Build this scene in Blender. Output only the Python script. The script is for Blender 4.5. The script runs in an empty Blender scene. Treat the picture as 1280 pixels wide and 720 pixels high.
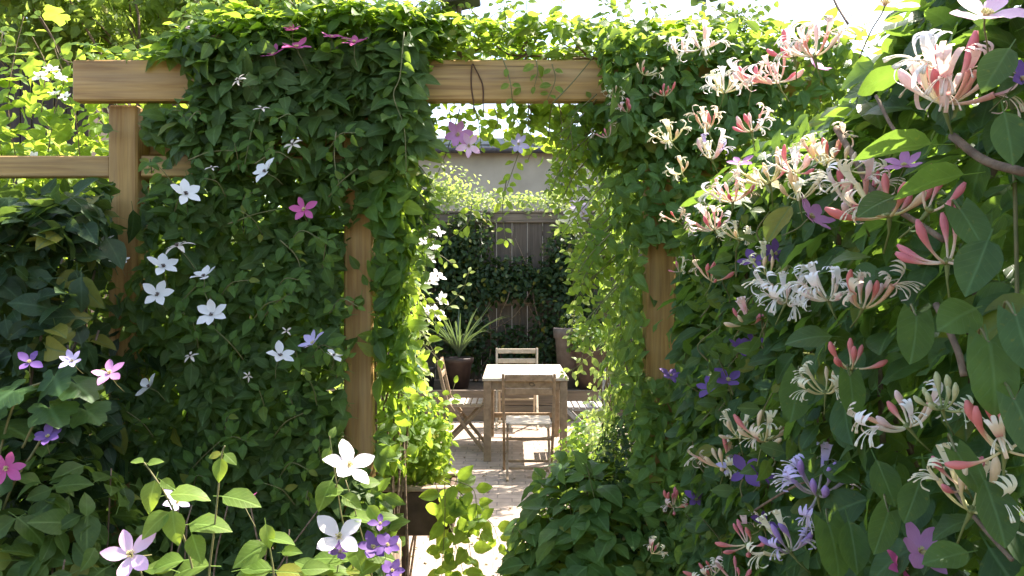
import bpy, math, random
import numpy as np
from mathutils import Vector, Matrix, Quaternion

random.seed(11)
rng = np.random.default_rng(11)
SC = bpy.context.scene
COL = SC.collection
R = math.radians
CAMZ = 1.55

def P(u, v, Y):
    """a point seen at pixel (u, v) of the 1280x720 photograph, Y metres ahead"""
    return np.array([(u - 640) / 1000 * Y, Y, CAMZ + (360 - v) / 1000 * Y])

# ------------------------------------------------------------------ mesh collector
ORG = {}

class Geo:
    def __init__(s):
        s.V, s.Q, s.T, s.UV, s.Rn, s.C, s.n = [], [], [], [], [], [], 0; s.SQ, s.ST, s.PQ, s.PT = [], [], [], []

    def add(s, v, q=None, t=None, uv=None, r=None, c=None, sm=True):
        v = np.asarray(v, float).reshape(-1, 3); k = len(v); s.PQ.append(q); s.PT.append(t)
        s.V.append(v)
        if q is not None and len(q): s.Q.append(np.asarray(q, int).reshape(-1, 4) + s.n); s.SQ.append(np.full(len(s.Q[-1]), sm))
        if t is not None and len(t): s.T.append(np.asarray(t, int).reshape(-1, 3) + s.n); s.ST.append(np.full(len(s.T[-1]), sm))
        s.UV.append(np.zeros((k, 2)) if uv is None else np.asarray(uv, float).reshape(-1, 2))
        s.Rn.append(np.full(k, .5) if r is None else np.broadcast_to(np.asarray(r, float), (k,)))
        s.C.append(np.ones((k, 4)) if c is None else np.broadcast_to(np.asarray(c, float), (k, 4)))
        s.n += k

    def box(s, lo, hi, rot=None, at=None, bev=0.0):
        lo = np.array(lo, float); hi = np.array(hi, float)
        if bev <= 0:
            xs = np.array([[x, y, z] for x in (lo[0], hi[0]) for y in (lo[1], hi[1]) for z in (lo[2], hi[2])])
            q = [(0, 1, 3, 2), (4, 6, 7, 5), (0, 4, 5, 1), (2, 3, 7, 6), (0, 2, 6, 4), (1, 5, 7, 3)]
            t = None
        else:
            # box with chamfered edges: 24 vertices
            c = (lo + hi) / 2; h = (hi - lo) / 2; b = min(bev, h.min() * .9)
            xs = []; idx = {}
            for sx in (-1, 1):
                for sy in (-1, 1):
                    for sz in (-1, 1):
                        sg = np.array([sx, sy, sz])
                        for a in range(3):
                            p = sg * (h - b); p[a] = sg[a] * h[a]
                            idx[(sx, sy, sz, a)] = len(xs); xs.append(c + p)
            q = []; t = []
            for a in range(3):
                o = [k for k in range(3) if k != a]
                for sg in (-1, 1):
                    def key(p0, p1):
                        kk = [0, 0, 0]; kk[a] = sg; kk[o[0]] = p0; kk[o[1]] = p1
                        return idx[(*kk, a)]
                    q.append([key(-1, -1), key(1, -1), key(1, 1), key(-1, 1)])
            for a in range(3):
                o = [k for k in range(3) if k != a]
                for p0 in (-1, 1):
                    for p1 in (-1, 1):
                        def key2(sa, ax):
                            kk = [0, 0, 0]; kk[a] = sa; kk[o[0]] = p0; kk[o[1]] = p1
                            return idx[(*kk, ax)]
                        q.append([key2(-1, o[0]), key2(1, o[0]), key2(1, o[1]), key2(-1, o[1])])
            for sx in (-1, 1):
                for sy in (-1, 1):
                    for sz in (-1, 1):
                        t.append([idx[(sx, sy, sz, a)] for a in range(3)])
            xs = np.array(xs)
        if rot is not None: xs = xs @ np.array(rot).T
        if at is not None: xs = xs + np.array(at)
        s.add(xs, q, t, r=rng.random(), sm=False)

    def bar(s, a, b, w, d, up=(0, 0, 1), bev=.004):
        """rectangular bar from a to b, w wide across, d deep along up"""
        a = np.array(a, float); b = np.array(b, float); y = b - a; L = np.linalg.norm(y); y /= L
        x = np.cross(y, up); x /= np.linalg.norm(x); z = np.cross(x, y)
        s.box((-w / 2, 0, -d / 2), (w / 2, L, d / 2), rot=np.stack([x, y, z], 1), at=a, bev=bev)

    def tube(s, pts, rad, sides=6, c=None, r=None, cap=True):
        pts = np.asarray(pts, float); n = len(pts)
        rad = np.broadcast_to(np.asarray(rad, float), (n,))
        tan = np.gradient(pts, axis=0); tan /= np.linalg.norm(tan, axis=1)[:, None] + 1e-9
        ref = np.array([0, 0, 1.]) if abs(tan[0][2]) < .9 else np.array([1., 0, 0])
        x = np.cross(tan[0], ref); x /= np.linalg.norm(x)
        ang = np.arange(sides) / sides * 2 * np.pi
        vs = []
        for i in range(n):
            x = x - tan[i] * (x @ tan[i]); x /= np.linalg.norm(x) + 1e-9
            y = np.cross(tan[i], x)
            vs.append(pts[i] + rad[i] * (np.cos(ang)[:, None] * x + np.sin(ang)[:, None] * y))
        v = np.concatenate(vs)
        q = [(i * sides + k, i * sides + (k + 1) % sides, (i + 1) * sides + (k + 1) % sides, (i + 1) * sides + k)
             for i in range(n - 1) for k in range(sides)]
        t = []
        if cap:
            v = np.concatenate([v, pts[:1], pts[-1:]]); a = n * sides
            t = [(a, (k + 1) % sides, k) for k in range(sides)] + \
                [(a + 1, (n - 1) * sides + k, (n - 1) * sides + (k + 1) % sides) for k in range(sides)]
        cc = None
        if c is not None:
            c = np.asarray(c, float)
            if c.ndim == 2:
                cc = np.repeat(c, sides, 0)
                if cap: cc = np.concatenate([cc, c[:1], c[-1:]])
            else: cc = c
        uv = np.zeros((len(v), 2)); uv[:n * sides, 1] = np.repeat(np.linspace(0, 1, n), sides)
        uv[:, 0] = .5
        s.add(v, q, t, uv=uv, c=cc, r=rng.random() if r is None else r)

    def lathe(s, prof, center=(0, 0, 0), seg=28):
        prof = np.array(prof, float); n = len(prof); a = np.arange(seg) / seg * 2 * np.pi
        v = np.stack([np.outer(prof[:, 0], np.cos(a)), np.outer(prof[:, 0], np.sin(a)),
                      np.repeat(prof[:, 1:2], seg, 1)], -1).reshape(-1, 3) + np.array(center)
        q = [(i * seg + k, i * seg + (k + 1) % seg, (i + 1) * seg + (k + 1) % seg, (i + 1) * seg + k)
             for i in range(n - 1) for k in range(seg)]
        s.add(v, q)

    def mesh(s, name, mat, org=(0, 0, 0), smooth=True):
        V = np.concatenate(s.V) - np.array(org)
        Q = np.concatenate(s.Q) if s.Q else np.zeros((0, 4), int)
        T = np.concatenate(s.T) if s.T else np.zeros((0, 3), int)
        me = bpy.data.meshes.new(name)
        me.vertices.add(len(V)); me.vertices.foreach_set('co', V.astype(np.float32).ravel())
        loops = np.concatenate([Q.ravel(), T.ravel()]).astype(np.int32)
        me.loops.add(len(loops)); me.loops.foreach_set('vertex_index', loops)
        start = np.concatenate([np.arange(len(Q)) * 4, len(Q) * 4 + np.arange(len(T)) * 3]).astype(np.int32)
        me.polygons.add(len(start)); me.polygons.foreach_set('loop_start', start)
        me.polygons.foreach_set('loop_total', np.concatenate([np.full(len(Q), 4), np.full(len(T), 3)]).astype(np.int32))
        me.polygons.foreach_set('use_smooth', np.concatenate([np.zeros(0, bool)] + s.SQ + s.ST))
        uv = me.uv_layers.new(name='UVMap')
        uv.data.foreach_set('uv', np.concatenate(s.UV)[loops].astype(np.float32).ravel())
        me.attributes.new('rnd', 'FLOAT', 'POINT').data.foreach_set('value', np.concatenate(s.Rn).astype(np.float32))
        me.attributes.new('tint', 'FLOAT_COLOR', 'POINT').data.foreach_set('color', np.concatenate(s.C).astype(np.float32).ravel())
        me.materials.append(mat)
        me.validate(); me.update()
        return me

    def build_split(s, name, mat, parent):
        """one object for every piece that was added"""
        qi = ti = 0; base = 0
        for i, v in enumerate(s.V):
            k = len(v); e = Geo(); q = s.PQ[i]; t = s.PT[i]
            e.add(v, q, t, uv=s.UV[i], r=s.Rn[i], c=s.C[i]); e.build(name, mat, parent)

    def build(s, name, mat, parent=None, smooth=True, local=False, loc=None):
        """link as one mesh object; under a parent the coordinates given are world ones unless local"""
        if parent is None:
            org = np.zeros(3) if loc is None else np.array(loc, float)
        else:
            org = np.zeros(3) if local else ORG[parent.name]
        ob = bpy.data.objects.new(name, s.mesh(name, mat, org, smooth))
        COL.objects.link(ob)
        if parent is None: ob.location = org; ORG[ob.name] = org
        else: ob.parent = parent; ORG[ob.name] = org
        return ob

def thing(name, label, cat, loc=(0, 0, 0), group=None, rz=0):
    o = bpy.data.objects.new(name, None); COL.objects.link(o)
    o.location = loc; o.rotation_euler = (0, 0, rz); o.empty_display_size = .1
    o['label'] = label; o['category'] = cat
    if group: o['group'] = group
    ORG[o.name] = np.array(loc, float)
    return o

def nrm(a):
    a = np.asarray(a, float)
    return a / (np.linalg.norm(a, axis=-1, keepdims=True) + 1e-9)

def nz(a, b, k=0.0):
    """smooth noise, about -1..1"""
    return (np.sin(a * 7.1 + k * 3.1 + 1.7 * np.sin(b * 5.3 + k)) + np.sin(b * 8.7 - k * 1.9 + 1.3 * np.sin(a * 6.1 + 2 * k))
            + .6 * np.sin(a * 17 + b * 13 + k * 5) + .5 * np.sin(b * 23 - a * 11 + k)) / 3.1

# ------------------------------------------------------------------ materials
def new_mat(name):
    m = bpy.data.materials.new(name); m.use_nodes = True
    nt = m.node_tree; nt.nodes.clear()
    return m, nt, lambda t: nt.nodes.new('ShaderNode' + t), nt.links.new

def rgba(c): return (c[0], c[1], c[2], 1)

def ramp(N, stops):
    r = N('ValToRGB'); e = r.color_ramp.elements
    while len(e) < len(stops): e.new(.5)
    for k, (p, c) in enumerate(stops): e[k].position = p; e[k].color = rgba(c)
    return r

def leaf_mat(name, dark, light, glow, trans=.42, rough=.48, old=(.22, .20, .03), spec=.4):
    m, nt, N, LK = new_mat(name)
    out = N('OutputMaterial'); at = N('Attribute'); at.attribute_name = 'rnd'
    cr = ramp(N, [(0, dark), (.5, tuple((a + b) / 2 for a, b in zip(dark, light))), (.93, light), (1, old)])
    LK(at.outputs['Fac'], cr.inputs[0])
    tc = N('TexCoord'); no = N('TexNoise'); no.inputs['Scale'].default_value = 60; no.inputs['Detail'].default_value = 3
    LK(tc.outputs['Object'], no.inputs['Vector'])
    hs = N('HueSaturation'); mr = N('MapRange')
    mr.inputs['To Min'].default_value = .7; mr.inputs['To Max'].default_value = 1.32
    LK(no.outputs['Fac'], mr.inputs['Value']); LK(mr.outputs[0], hs.inputs['Value']); LK(cr.outputs[0], hs.inputs['Color'])
    # midrib and side veins from the leaf's own UVs
    uv = N('UVMap'); uv.uv_map = 'UVMap'; sp = N('SeparateXYZ'); LK(uv.outputs[0], sp.inputs[0])
    s1 = N('Math'); s1.operation = 'SUBTRACT'; s1.inputs[1].default_value = .5; LK(sp.outputs[0], s1.inputs[0])
    ab = N('Math'); ab.operation = 'ABSOLUTE'; LK(s1.outputs[0], ab.inputs[0])
    mid = N('MapRange'); mid.inputs['From Min'].default_value = .012; mid.inputs['From Max'].default_value = .05
    mid.inputs['To Min'].default_value = 1; mid.inputs['To Max'].default_value = 0; LK(ab.outputs[0], mid.inputs['Value'])
    mu = N('Math'); mu.operation = 'MULTIPLY'; mu.inputs[1].default_value = .75; LK(ab.outputs[0], mu.inputs[0])
    su = N('Math'); su.operation = 'SUBTRACT'; LK(sp.outputs[1], su.inputs[0]); LK(mu.outputs[0], su.inputs[1])
    fr = N('Math'); fr.operation = 'PINGPONG'; fr.inputs[1].default_value = .07; LK(su.outputs[0], fr.inputs[0])
    vn = N('MapRange'); vn.inputs['From Min'].default_value = 0; vn.inputs['From Max'].default_value = .016
    vn.inputs['To Min'].default_value = .5; vn.inputs['To Max'].default_value = 0; LK(fr.outputs[0], vn.inputs['Value'])
    mx = N('Math'); mx.operation = 'MAXIMUM'; LK(mid.outputs[0], mx.inputs[0]); LK(vn.outputs[0], mx.inputs[1])
    vm = N('Mix'); vm.data_type = 'RGBA'; vm.inputs['B'].default_value = rgba(tuple(min(1, c * 1.6 + .02) for c in light))
    ml = N('Math'); ml.operation = 'MULTIPLY'; ml.inputs[1].default_value = .62; LK(mx.outputs[0], ml.inputs[0])
    n3 = N('TexNoise'); n3.inputs['Scale'].default_value = 170; n3.inputs['Detail'].default_value = 2; LK(tc.outputs['Object'], n3.inputs['Vector'])
    sr_ = ramp(N, [(.66, (0, 0, 0)), (.74, (1, 1, 1))]); LK(n3.outputs['Fac'], sr_.inputs[0])
    sm_ = N('Math'); sm_.operation = 'MULTIPLY'; sm_.inputs[1].default_value = .55; LK(sr_.outputs[0], sm_.inputs[0])
    bl = N('Mix'); bl.data_type = 'RGBA'; bl.inputs['B'].default_value = rgba(old)
    LK(sm_.outputs[0], bl.inputs['Factor']); LK(hs.outputs[0], bl.inputs['A'])
    LK(ml.outputs[0], vm.inputs['Factor']); LK(bl.outputs['Result'], vm.inputs['A'])
    bp = N('Bump'); bp.inputs['Strength'].default_value = .35; bp.inputs['Distance'].default_value = .002
    bp.invert = True; LK(mx.outputs[0], bp.inputs['Height'])
    pr = N('BsdfPrincipled'); pr.inputs['Roughness'].default_value = rough
    pr.inputs['Specular IOR Level'].default_value = spec * .6
    LK(vm.outputs['Result'], pr.inputs['Base Color']); LK(bp.outputs[0], pr.inputs['Normal'])
    tr = N('BsdfTranslucent'); th = N('HueSaturation'); th.inputs['Color'].default_value = rgba(glow)
    LK(mr.outputs[0], th.inputs['Value']); LK(th.outputs[0], tr.inputs[0])
    ms = N('MixShader'); ms.inputs[0].default_value = trans
    LK(pr.outputs[0], ms.inputs[1]); LK(tr.outputs[0], ms.inputs[2]); LK(ms.outputs[0], out.inputs[0])
    return m

def petal_mat(name, c0, c1, trans=.35, attr=False, rough=.55):
    m, nt, N, LK = new_mat(name)
    out = N('OutputMaterial'); pr = N('BsdfPrincipled'); pr.inputs['Roughness'].default_value = rough
    pr.inputs['Specular IOR Level'].default_value = .25
    tr = N('BsdfTranslucent'); ms = N('MixShader'); ms.inputs[0].default_value = trans
    if attr:
        at = N('Attribute'); at.attribute_name = 'tint'; src = at.outputs['Color']
    else:
        uv = N('UVMap'); uv.uv_map = 'UVMap'; sp = N('SeparateXYZ'); LK(uv.outputs[0], sp.inputs[0])
        wv = N('TexNoise'); wv.inputs['Scale'].default_value = 6; mp = N('Mapping'); mp.inputs['Scale'].default_value = (6, .6, 1)
        LK(uv.outputs[0], mp.inputs[0]); LK(mp.outputs[0], wv.inputs['Vector'])
        ad = N('Math'); ad.operation = 'MULTIPLY_ADD'; ad.inputs[1].default_value = .7; ad.inputs[2].default_value = -.1
        LK(wv.outputs['Fac'], ad.inputs[0])
        a2 = N('Math'); a2.operation = 'MULTIPLY_ADD'; a2.inputs[1].default_value = .5
        LK(sp.outputs[1], a2.inputs[0]); LK(ad.outputs[0], a2.inputs[2])
        cr = ramp(N, [(.1, c0), (.9, c1)]); LK(a2.outputs[0], cr.inputs[0]); src = cr.outputs[0]
    LK(src, pr.inputs['Base Color']); LK(src, tr.inputs[0])
    LK(pr.outputs[0], ms.inputs[1]); LK(tr.outputs[0], ms.inputs[2]); LK(ms.outputs[0], out.inputs[0])
    return m

def wood_mat(name, a, b, grain=(1, 1, .05), scale=60, rough=.7, knots=True):
    m, nt, N, LK = new_mat(name)
    out = N('OutputMaterial'); pr = N('BsdfPrincipled'); pr.inputs['Roughness'].default_value = rough
    tc = N('TexCoord'); mp = N('Mapping'); mp.inputs['Scale'].default_value = grain; LK(tc.outputs['Object'], mp.inputs[0])
    at = N('Attribute'); at.attribute_name = 'rnd'
    of = N('VectorMath'); of.operation = 'ADD'; LK(mp.outputs[0], of.inputs[0]); LK(at.outputs['Vector'], of.inputs[1])
    n1 = N('TexNoise'); n1.inputs['Scale'].default_value = scale; n1.inputs['Detail'].default_value = 6; n1.inputs['Distortion'].default_value = .6
    LK(of.outputs[0], n1.inputs['Vector'])
    cr = ramp(N, [(.3, a), (.72, b)]); LK(n1.outputs['Fac'], cr.inputs[0])
    n2 = N('TexNoise'); n2.inputs['Scale'].default_value = 4; n2.inputs['Detail'].default_value = 4; LK(tc.outputs['Object'], n2.inputs['Vector'])
    mr = N('MapRange'); mr.inputs['To Min'].default_value = .6; mr.inputs['To Max'].default_value = 1.35; LK(n2.outputs['Fac'], mr.inputs['Value'])
    hs = N('HueSaturation'); LK(cr.outputs[0], hs.inputs['Color']); LK(mr.outputs[0], hs.inputs['Value'])
    src = hs.outputs[0]
    gy = N('Mix'); gy.data_type = 'RGBA'; gy.inputs['B'].default_value = rgba((sum(b) / 3 * .95, sum(b) / 3 * .86, sum(b) / 3 * .72))
    n3 = N('TexNoise'); n3.inputs['Scale'].default_value = 7; n3.inputs['Detail'].default_value = 7; n3.inputs['Roughness'].default_value = .7; LK(of.outputs[0], n3.inputs['Vector'])
    g3 = ramp(N, [(.48, (0, 0, 0)), (.75, (.35, .35, .35))]); LK(n3.outputs['Fac'], g3.inputs[0]); LK(g3.outputs[0], gy.inputs['Factor']); LK(src, gy.inputs['A'])
    ck = N('Mix'); ck.data_type = 'RGBA'; ck.inputs['B'].default_value = rgba(tuple(c * .25 for c in a))
    m4 = N('Mapping'); m4.inputs['Scale'].default_value = tuple(g_ * (1 if g_ >= .9 else .35) for g_ in grain); LK(tc.outputs['Object'], m4.inputs[0])
    n4 = N('TexNoise'); n4.inputs['Scale'].default_value = scale * .6; n4.inputs['Detail'].default_value = 2; LK(m4.outputs[0], n4.inputs['Vector'])
    c4 = ramp(N, [(.655, (0, 0, 0)), (.675, (.9, .9, .9)), (.69, (0, 0, 0))]); LK(n4.outputs['Fac'], c4.inputs[0]); LK(c4.outputs[0], ck.inputs['Factor']); LK(gy.outputs['Result'], ck.inputs['A'])
    src = ck.outputs['Result']
    if knots:
        vo = N('TexVoronoi'); vo.inputs['Scale'].default_value = 9
        m2 = N('Mapping'); m2.inputs['Scale'].default_value = tuple(max(g, .3) for g in grain); LK(tc.outputs['Object'], m2.inputs[0]); LK(m2.outputs[0], vo.inputs['Vector'])
        kr = ramp(N, [(.04, (1, 1, 1)), (.11, (0, 0, 0))]); LK(vo.outputs['Distance'], kr.inputs[0])
        mk = N('Mix'); mk.data_type = 'RGBA'; mk.inputs['B'].default_value = rgba(tuple(c * .3 for c in a))
        LK(kr.outputs[0], mk.inputs['Factor']); LK(src, mk.inputs['A']); src = mk.outputs['Result']
    LK(src, pr.inputs['Base Color'])
    bp = N('Bump'); bp.inputs['Strength'].default_value = .3; bp.inputs['Distance'].default_value = .003
    LK(n1.outputs['Fac'], bp.inputs['Height']); LK(bp.outputs[0], pr.inputs['Normal'])
    LK(pr.outputs[0], out.inputs[0])
    return m

def plain_mat(name, a, b, scale=12, rough=.7, bump=.2, spec=.4):
    m, nt, N, LK = new_mat(name)
    out = N('OutputMaterial'); pr = N('BsdfPrincipled'); pr.inputs['Roughness'].default_value = rough
    pr.inputs['Specular IOR Level'].default_value = spec
    tc = N('TexCoord'); n1 = N('TexNoise'); n1.inputs['Scale'].default_value = scale; n1.inputs['Detail'].default_value = 8
    LK(tc.outputs['Object'], n1.inputs['Vector'])
    cr = ramp(N, [(.3, a), (.7, b)]); LK(n1.outputs['Fac'], cr.inputs[0]); LK(cr.outputs[0], pr.inputs['Base Color'])
    bp = N('Bump'); bp.inputs['Strength'].default_value = bump; bp.inputs['Distance'].default_value = .01
    LK(n1.outputs['Fac'], bp.inputs['Height']); LK(bp.outputs[0], pr.inputs['Normal']); LK(pr.outputs[0], out.inputs[0])
    return m

def paving_mat(name):
    m, nt, N, LK = new_mat(name)
    out = N('OutputMaterial'); pr = N('BsdfPrincipled'); pr.inputs['Roughness'].default_value = .8
    tc = N('TexCoord'); br = N('TexBrick'); br.inputs['Scale'].default_value = 1
    br.inputs['Brick Width'].default_value = .215; br.inputs['Row Height'].default_value = .105; br.inputs['Mortar Size'].default_value = .005
    br.inputs['Color1'].default_value = (.28, .22, .175, 1); br.inputs['Color2'].default_value = (.33, .26, .21, 1); br.inputs['Mortar'].default_value = (.19, .15, .12, 1)
    LK(tc.outputs['Object'], br.inputs['Vector'])
    no = N('TexNoise'); no.inputs['Scale'].default_value = 9; no.inputs['Detail'].default_value = 9; LK(tc.outputs['Object'], no.inputs['Vector'])
    mr = N('MapRange'); mr.inputs['To Min'].default_value = .55; mr.inputs['To Max'].default_value = 1.4; LK(no.outputs['Fac'], mr.inputs['Value'])
    hs = N('HueSaturation'); LK(br.outputs['Color'], hs.inputs['Color']); LK(mr.outputs[0], hs.inputs['Value']); LK(hs.outputs[0], pr.inputs['Base Color'])
    bp = N('Bump'); bp.inputs['Strength'].default_value = .5; bp.inputs['Distance'].default_value = .004; bp.invert = True
    LK(br.outputs['Fac'], bp.inputs['Height']); LK(bp.outputs[0], pr.inputs['Normal']); LK(pr.outputs[0], out.inputs[0])
    return m

M = dict(
    clem=leaf_mat('clematis_leaf', (.025, .055, .015), (.078, .136, .036), (.26, .42, .05)),
    clem2=leaf_mat('fresh_clematis_leaf', (.034, .075, .016), (.075, .15, .032), (.40, .58, .055), .5),
    honey=leaf_mat('honeysuckle_leaf', (.022, .056, .021), (.050, .108, .036), (.25, .42, .05), .40, .46),
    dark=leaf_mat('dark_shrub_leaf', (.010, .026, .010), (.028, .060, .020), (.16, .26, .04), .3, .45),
    pale=leaf_mat('pale_leaf', (.13, .19, .075), (.30, .36, .18), (.45, .58, .12), .45, .4, (.5, .5, .3)),
    lime=leaf_mat('lime_leaf', (.07, .13, .025), (.15, .25, .05), (.42, .58, .06), .5),
    bush=leaf_mat('bush_leaf', (.045, .098, .028), (.088, .175, .045), (.34, .50, .06), .42, .45),
    tree=leaf_mat('tree_leaf', (.04, .075, .022), (.10, .16, .045), (.42, .56, .09), .5, .5),
    litter=leaf_mat('dry_leaf', (.10, .06, .03), (.22, .15, .07), (.2, .12, .04), .2, .7),
    spike=leaf_mat('spiky_leaf', (.03, .05, .028), (.07, .10, .06), (.2, .3, .08), .25, .45),
    white=petal_mat('white_petal', (.80, .80, .74), (.88, .88, .86)),
    soft=petal_mat('soft_white_petal', (.88, .80, .80), (.86, .82, .82)),
    faded=petal_mat('faded_petal', (.66, .55, .42), (.80, .74, .64)),
    pink=petal_mat('magenta_petal', (.62, .10, .32), (.52, .13, .30)),
    blush=petal_mat('blush_petal', (.86, .68, .80), (.80, .42, .68)),
    violet=petal_mat('violet_petal', (.22, .12, .35), (.15, .075, .27)),
    mauve=petal_mat('mauve_petal', (.62, .32, .58), (.48, .20, .42)),
    lilac=petal_mat('lilac_petal', (.72, .66, .84), (.50, .40, .72)),
    honeyfl=petal_mat('honeysuckle_petal', (1, 1, 1), (1, 1, 1), .3, attr=True, rough=.45),
    eye=plain_mat('dark_stamen', (.05, .035, .05), (.22, .17, .12), 400, .8),
    eye_y=plain_mat('yellow_stamen', (.45, .40, .14), (.7, .62, .3), 400, .8),
    stem=plain_mat('green_stem', (.10, .12, .04), (.20, .17, .07), 40, .6),
    bark=plain_mat('woody_stem', (.09, .06, .04), (.24, .17, .11), 60, .85, .5),
    pine=wood_mat('pergola_pine', (.27, .135, .034), (.50, .30, .090), (1, 1, .05), 70),
    pine_x=wood_mat('pergola_pine_beam', (.28, .145, .038), (.52, .32, .10), (.05, 1, 1), 70),
    teak=wood_mat('weathered_teak', (.17, .11, .062), (.30, .21, .13), (.5, .5, .5), 40, knots=False),
    teak_p=wood_mat('pale_weathered_teak', (.34, .28, .21), (.52, .45, .36), (.5, .5, .5), 40, knots=False),
    teak_d=wood_mat('grey_weathered_teak', (.26, .25, .25), (.42, .41, .42), (.5, .5, .5), 40, knots=False),
    fence=wood_mat('fence_board', (.062, .044, .030), (.125, .092, .066), (1, 1, .06), 40),
    shed=wood_mat('shed_board', (.030, .020, .016), (.075, .05, .04), (1, 1, .06), 40),
    felt=plain_mat('roof_felt', (.16, .14, .12), (.30, .27, .24), 60, .9, .3),
    plank=wood_mat('bed_plank', (.10, .075, .055), (.22, .165, .12), (.06, 1, 1), 40),
    soil=plain_mat('soil', (.035, .025, .016), (.09, .065, .045), 30, .95, .8),
    pave=paving_mat('brick_paving'),
    render=plain_mat('house_render', (.38, .33, .25), (.50, .44, .34), 2.2, .9, .25),
    gutter=plain_mat('grey_gutter', (.30, .31, .32), (.40, .41, .42), 20, .5, .05),
    slate=plain_mat('dark_slate', (.05, .045, .05), (.10, .09, .10), 20, .6, .2),
    pot_d=plain_mat('brown_pot', (.035, .023, .021), (.062, .040, .036), 14, .5, .1),
    pot_g=plain_mat('taupe_pot', (.13, .10, .09), (.20, .165, .15), 14, .7, .15),
    pot_b=plain_mat('dull_red_brown_pot', (.08, .055, .048), (.13, .09, .078), 14, .7, .15),
    teal=plain_mat('teal_plastic', (.10, .22, .21), (.14, .29, .27), 8, .4, .03),
    black=plain_mat('black_plastic', (.015, .015, .015), (.03, .03, .03), 8, .5, .03),
    rust=plain_mat('dark_brown_trough', (.06, .036, .024), (.13, .08, .055), 18, .75, .3),
    log=wood_mat('bark_log', (.20, .13, .085), (.52, .40, .30), (1, 1, .15), 60),
    wire=plain_mat('dark_wire', (.05, .022, .012), (.10, .045, .02), 60, .7, .1),
)

# ------------------------------------------------------------------ leaf templates
def strip_leaf(w, n=4, fold=.25, curl=.4, back=None, pet=.25, wav=.03, bend=0.0, seed=0):
    r = np.random.default_rng(seed)
    t = np.linspace(0, 1, n + 1); hw = w(t)
    ang = curl * (t ** 1.2) - .12
    dy = np.cos(ang); dz = -np.sin(ang)
    y = np.concatenate([[0], np.cumsum((dy[1:] + dy[:-1]) / 2 / n)]); z = np.concatenate([[0], np.cumsum((dz[1:] + dz[:-1]) / 2 / n)])
    b = np.zeros(n + 1) if back is None else back(t)
    xb = bend * t * t
    f = math.cos(fold); s = math.sin(fold)
    V = []; UV = []
    for i in range(n + 1):
        e1, e2 = r.normal(0, wav, 2) * hw[i] / .3
        V += [(-hw[i] * f + xb[i], y[i] - b[i], z[i] + hw[i] * s + e1), (xb[i], y[i], z[i]), (hw[i] * f + xb[i], y[i] - b[i], z[i] + hw[i] * s + e2)]
        UV += [(0.5 - hw[i] / .7, t[i]), (.5, t[i]), (.5 + hw[i] / .7, t[i])]
    Q = []
    for i in range(n):
        a = 3 * i
        Q += [(a, a + 1, a + 4, a + 3), (a + 1, a + 2, a + 5, a + 4)]
    if pet > 0:
        k = len(V)
        V += [(-.013, 0.01, -.004), (.013, 0.01, -.004), (.010, -pet, -pet * .25), (-.010, -pet, -pet * .25)]
        UV += [(.5, .0)] * 4; Q.append((k, k + 1, k + 2, k + 3))
    return np.array(V), np.array(Q), None, np.array(UV)

def lobed_leaf(seed=0, curl=.25):
    r = np.random.default_rng(seed); k = 30
    th = np.linspace(-math.pi * .93, math.pi * .93, k)
    rad = .33 + .20 * np.abs(np.cos(th * 2.5)) ** 1.0 + .17 * (np.cos(th) * .5 + .5) + .03 * np.sign(np.sin(th * 19))
    V = [(0, 0, 0)]; UV = [(.5, .3)]
    for f in (.5, 1.0):
        for a, q in zip(th, rad):
            x = q * f * math.sin(a); y = q * f * math.cos(a)
            V.append((x, y, -curl * (x * x + y * y) * (1 if f == 1 else .9) + .05 * math.sin(3 * a) * f + .06 * abs(x))); UV.append((.5 + x * .6, .3 + y))
    T = [(0, 1 + i + 1, 1 + i) for i in range(k - 1)]
    Q = [(1 + i, 1 + i + 1, 1 + k + i + 1, 1 + k + i) for i in range(k - 1)]
    b = len(V)
    V += [(-.012, 0, -.004), (.012, 0, -.004), (.01, -.5, -.2), (-.01, -.5, -.2)]; UV += [(.5, 0)] * 4
    Q.append((b, b + 1, b + 2, b + 3))
    return np.array(V, float), np.array(Q), np.array(T), np.array(UV)

ov = lambda k: (lambda t: k * np.sin(np.pi * np.clip(t, 0, 1) ** .72) ** .9 + .004)
el = lambda k: (lambda t: k * np.sin(np.pi * np.clip(t, 0, 1) ** .9) ** .75 + .004)
ht = lambda k: (lambda t: k * (t + .10) ** .33 * (1 - t ** 2.3) ** .85 + .004)
hb = lambda t: .22 * (1 - t) ** 4

def family(fn, k=5, n=5, curl=(.1, .9), fold=(.1, .4), **kw):
    r = random.Random(3)
    return [strip_leaf(fn, n, r.uniform(*fold), r.uniform(*curl), bend=r.uniform(-.08, .08), seed=i, **kw) for i in range(k)]

L_CLEM = family(ov(.27))
L_HONEY = family(el(.30), curl=(-.1, .7))
L_HONEY_FINE = family(el(.31), n=8, curl=(-.1, .7), wav=.02)
L_HEART = family(ht(.46), n=8, back=hb, curl=(.1, .5), fold=(.05, .25), wav=.012)
L_OVAL = family(ov(.31), n=6, curl=(.2, .8), wav=.02)
L_SMALL = family(el(.26), k=4, n=3, pet=.15)
L_TREE = family(ov(.30), k=4, n=3, pet=.2)
L_LOBED = [lobed_leaf(i) for i in range(3)]

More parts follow.
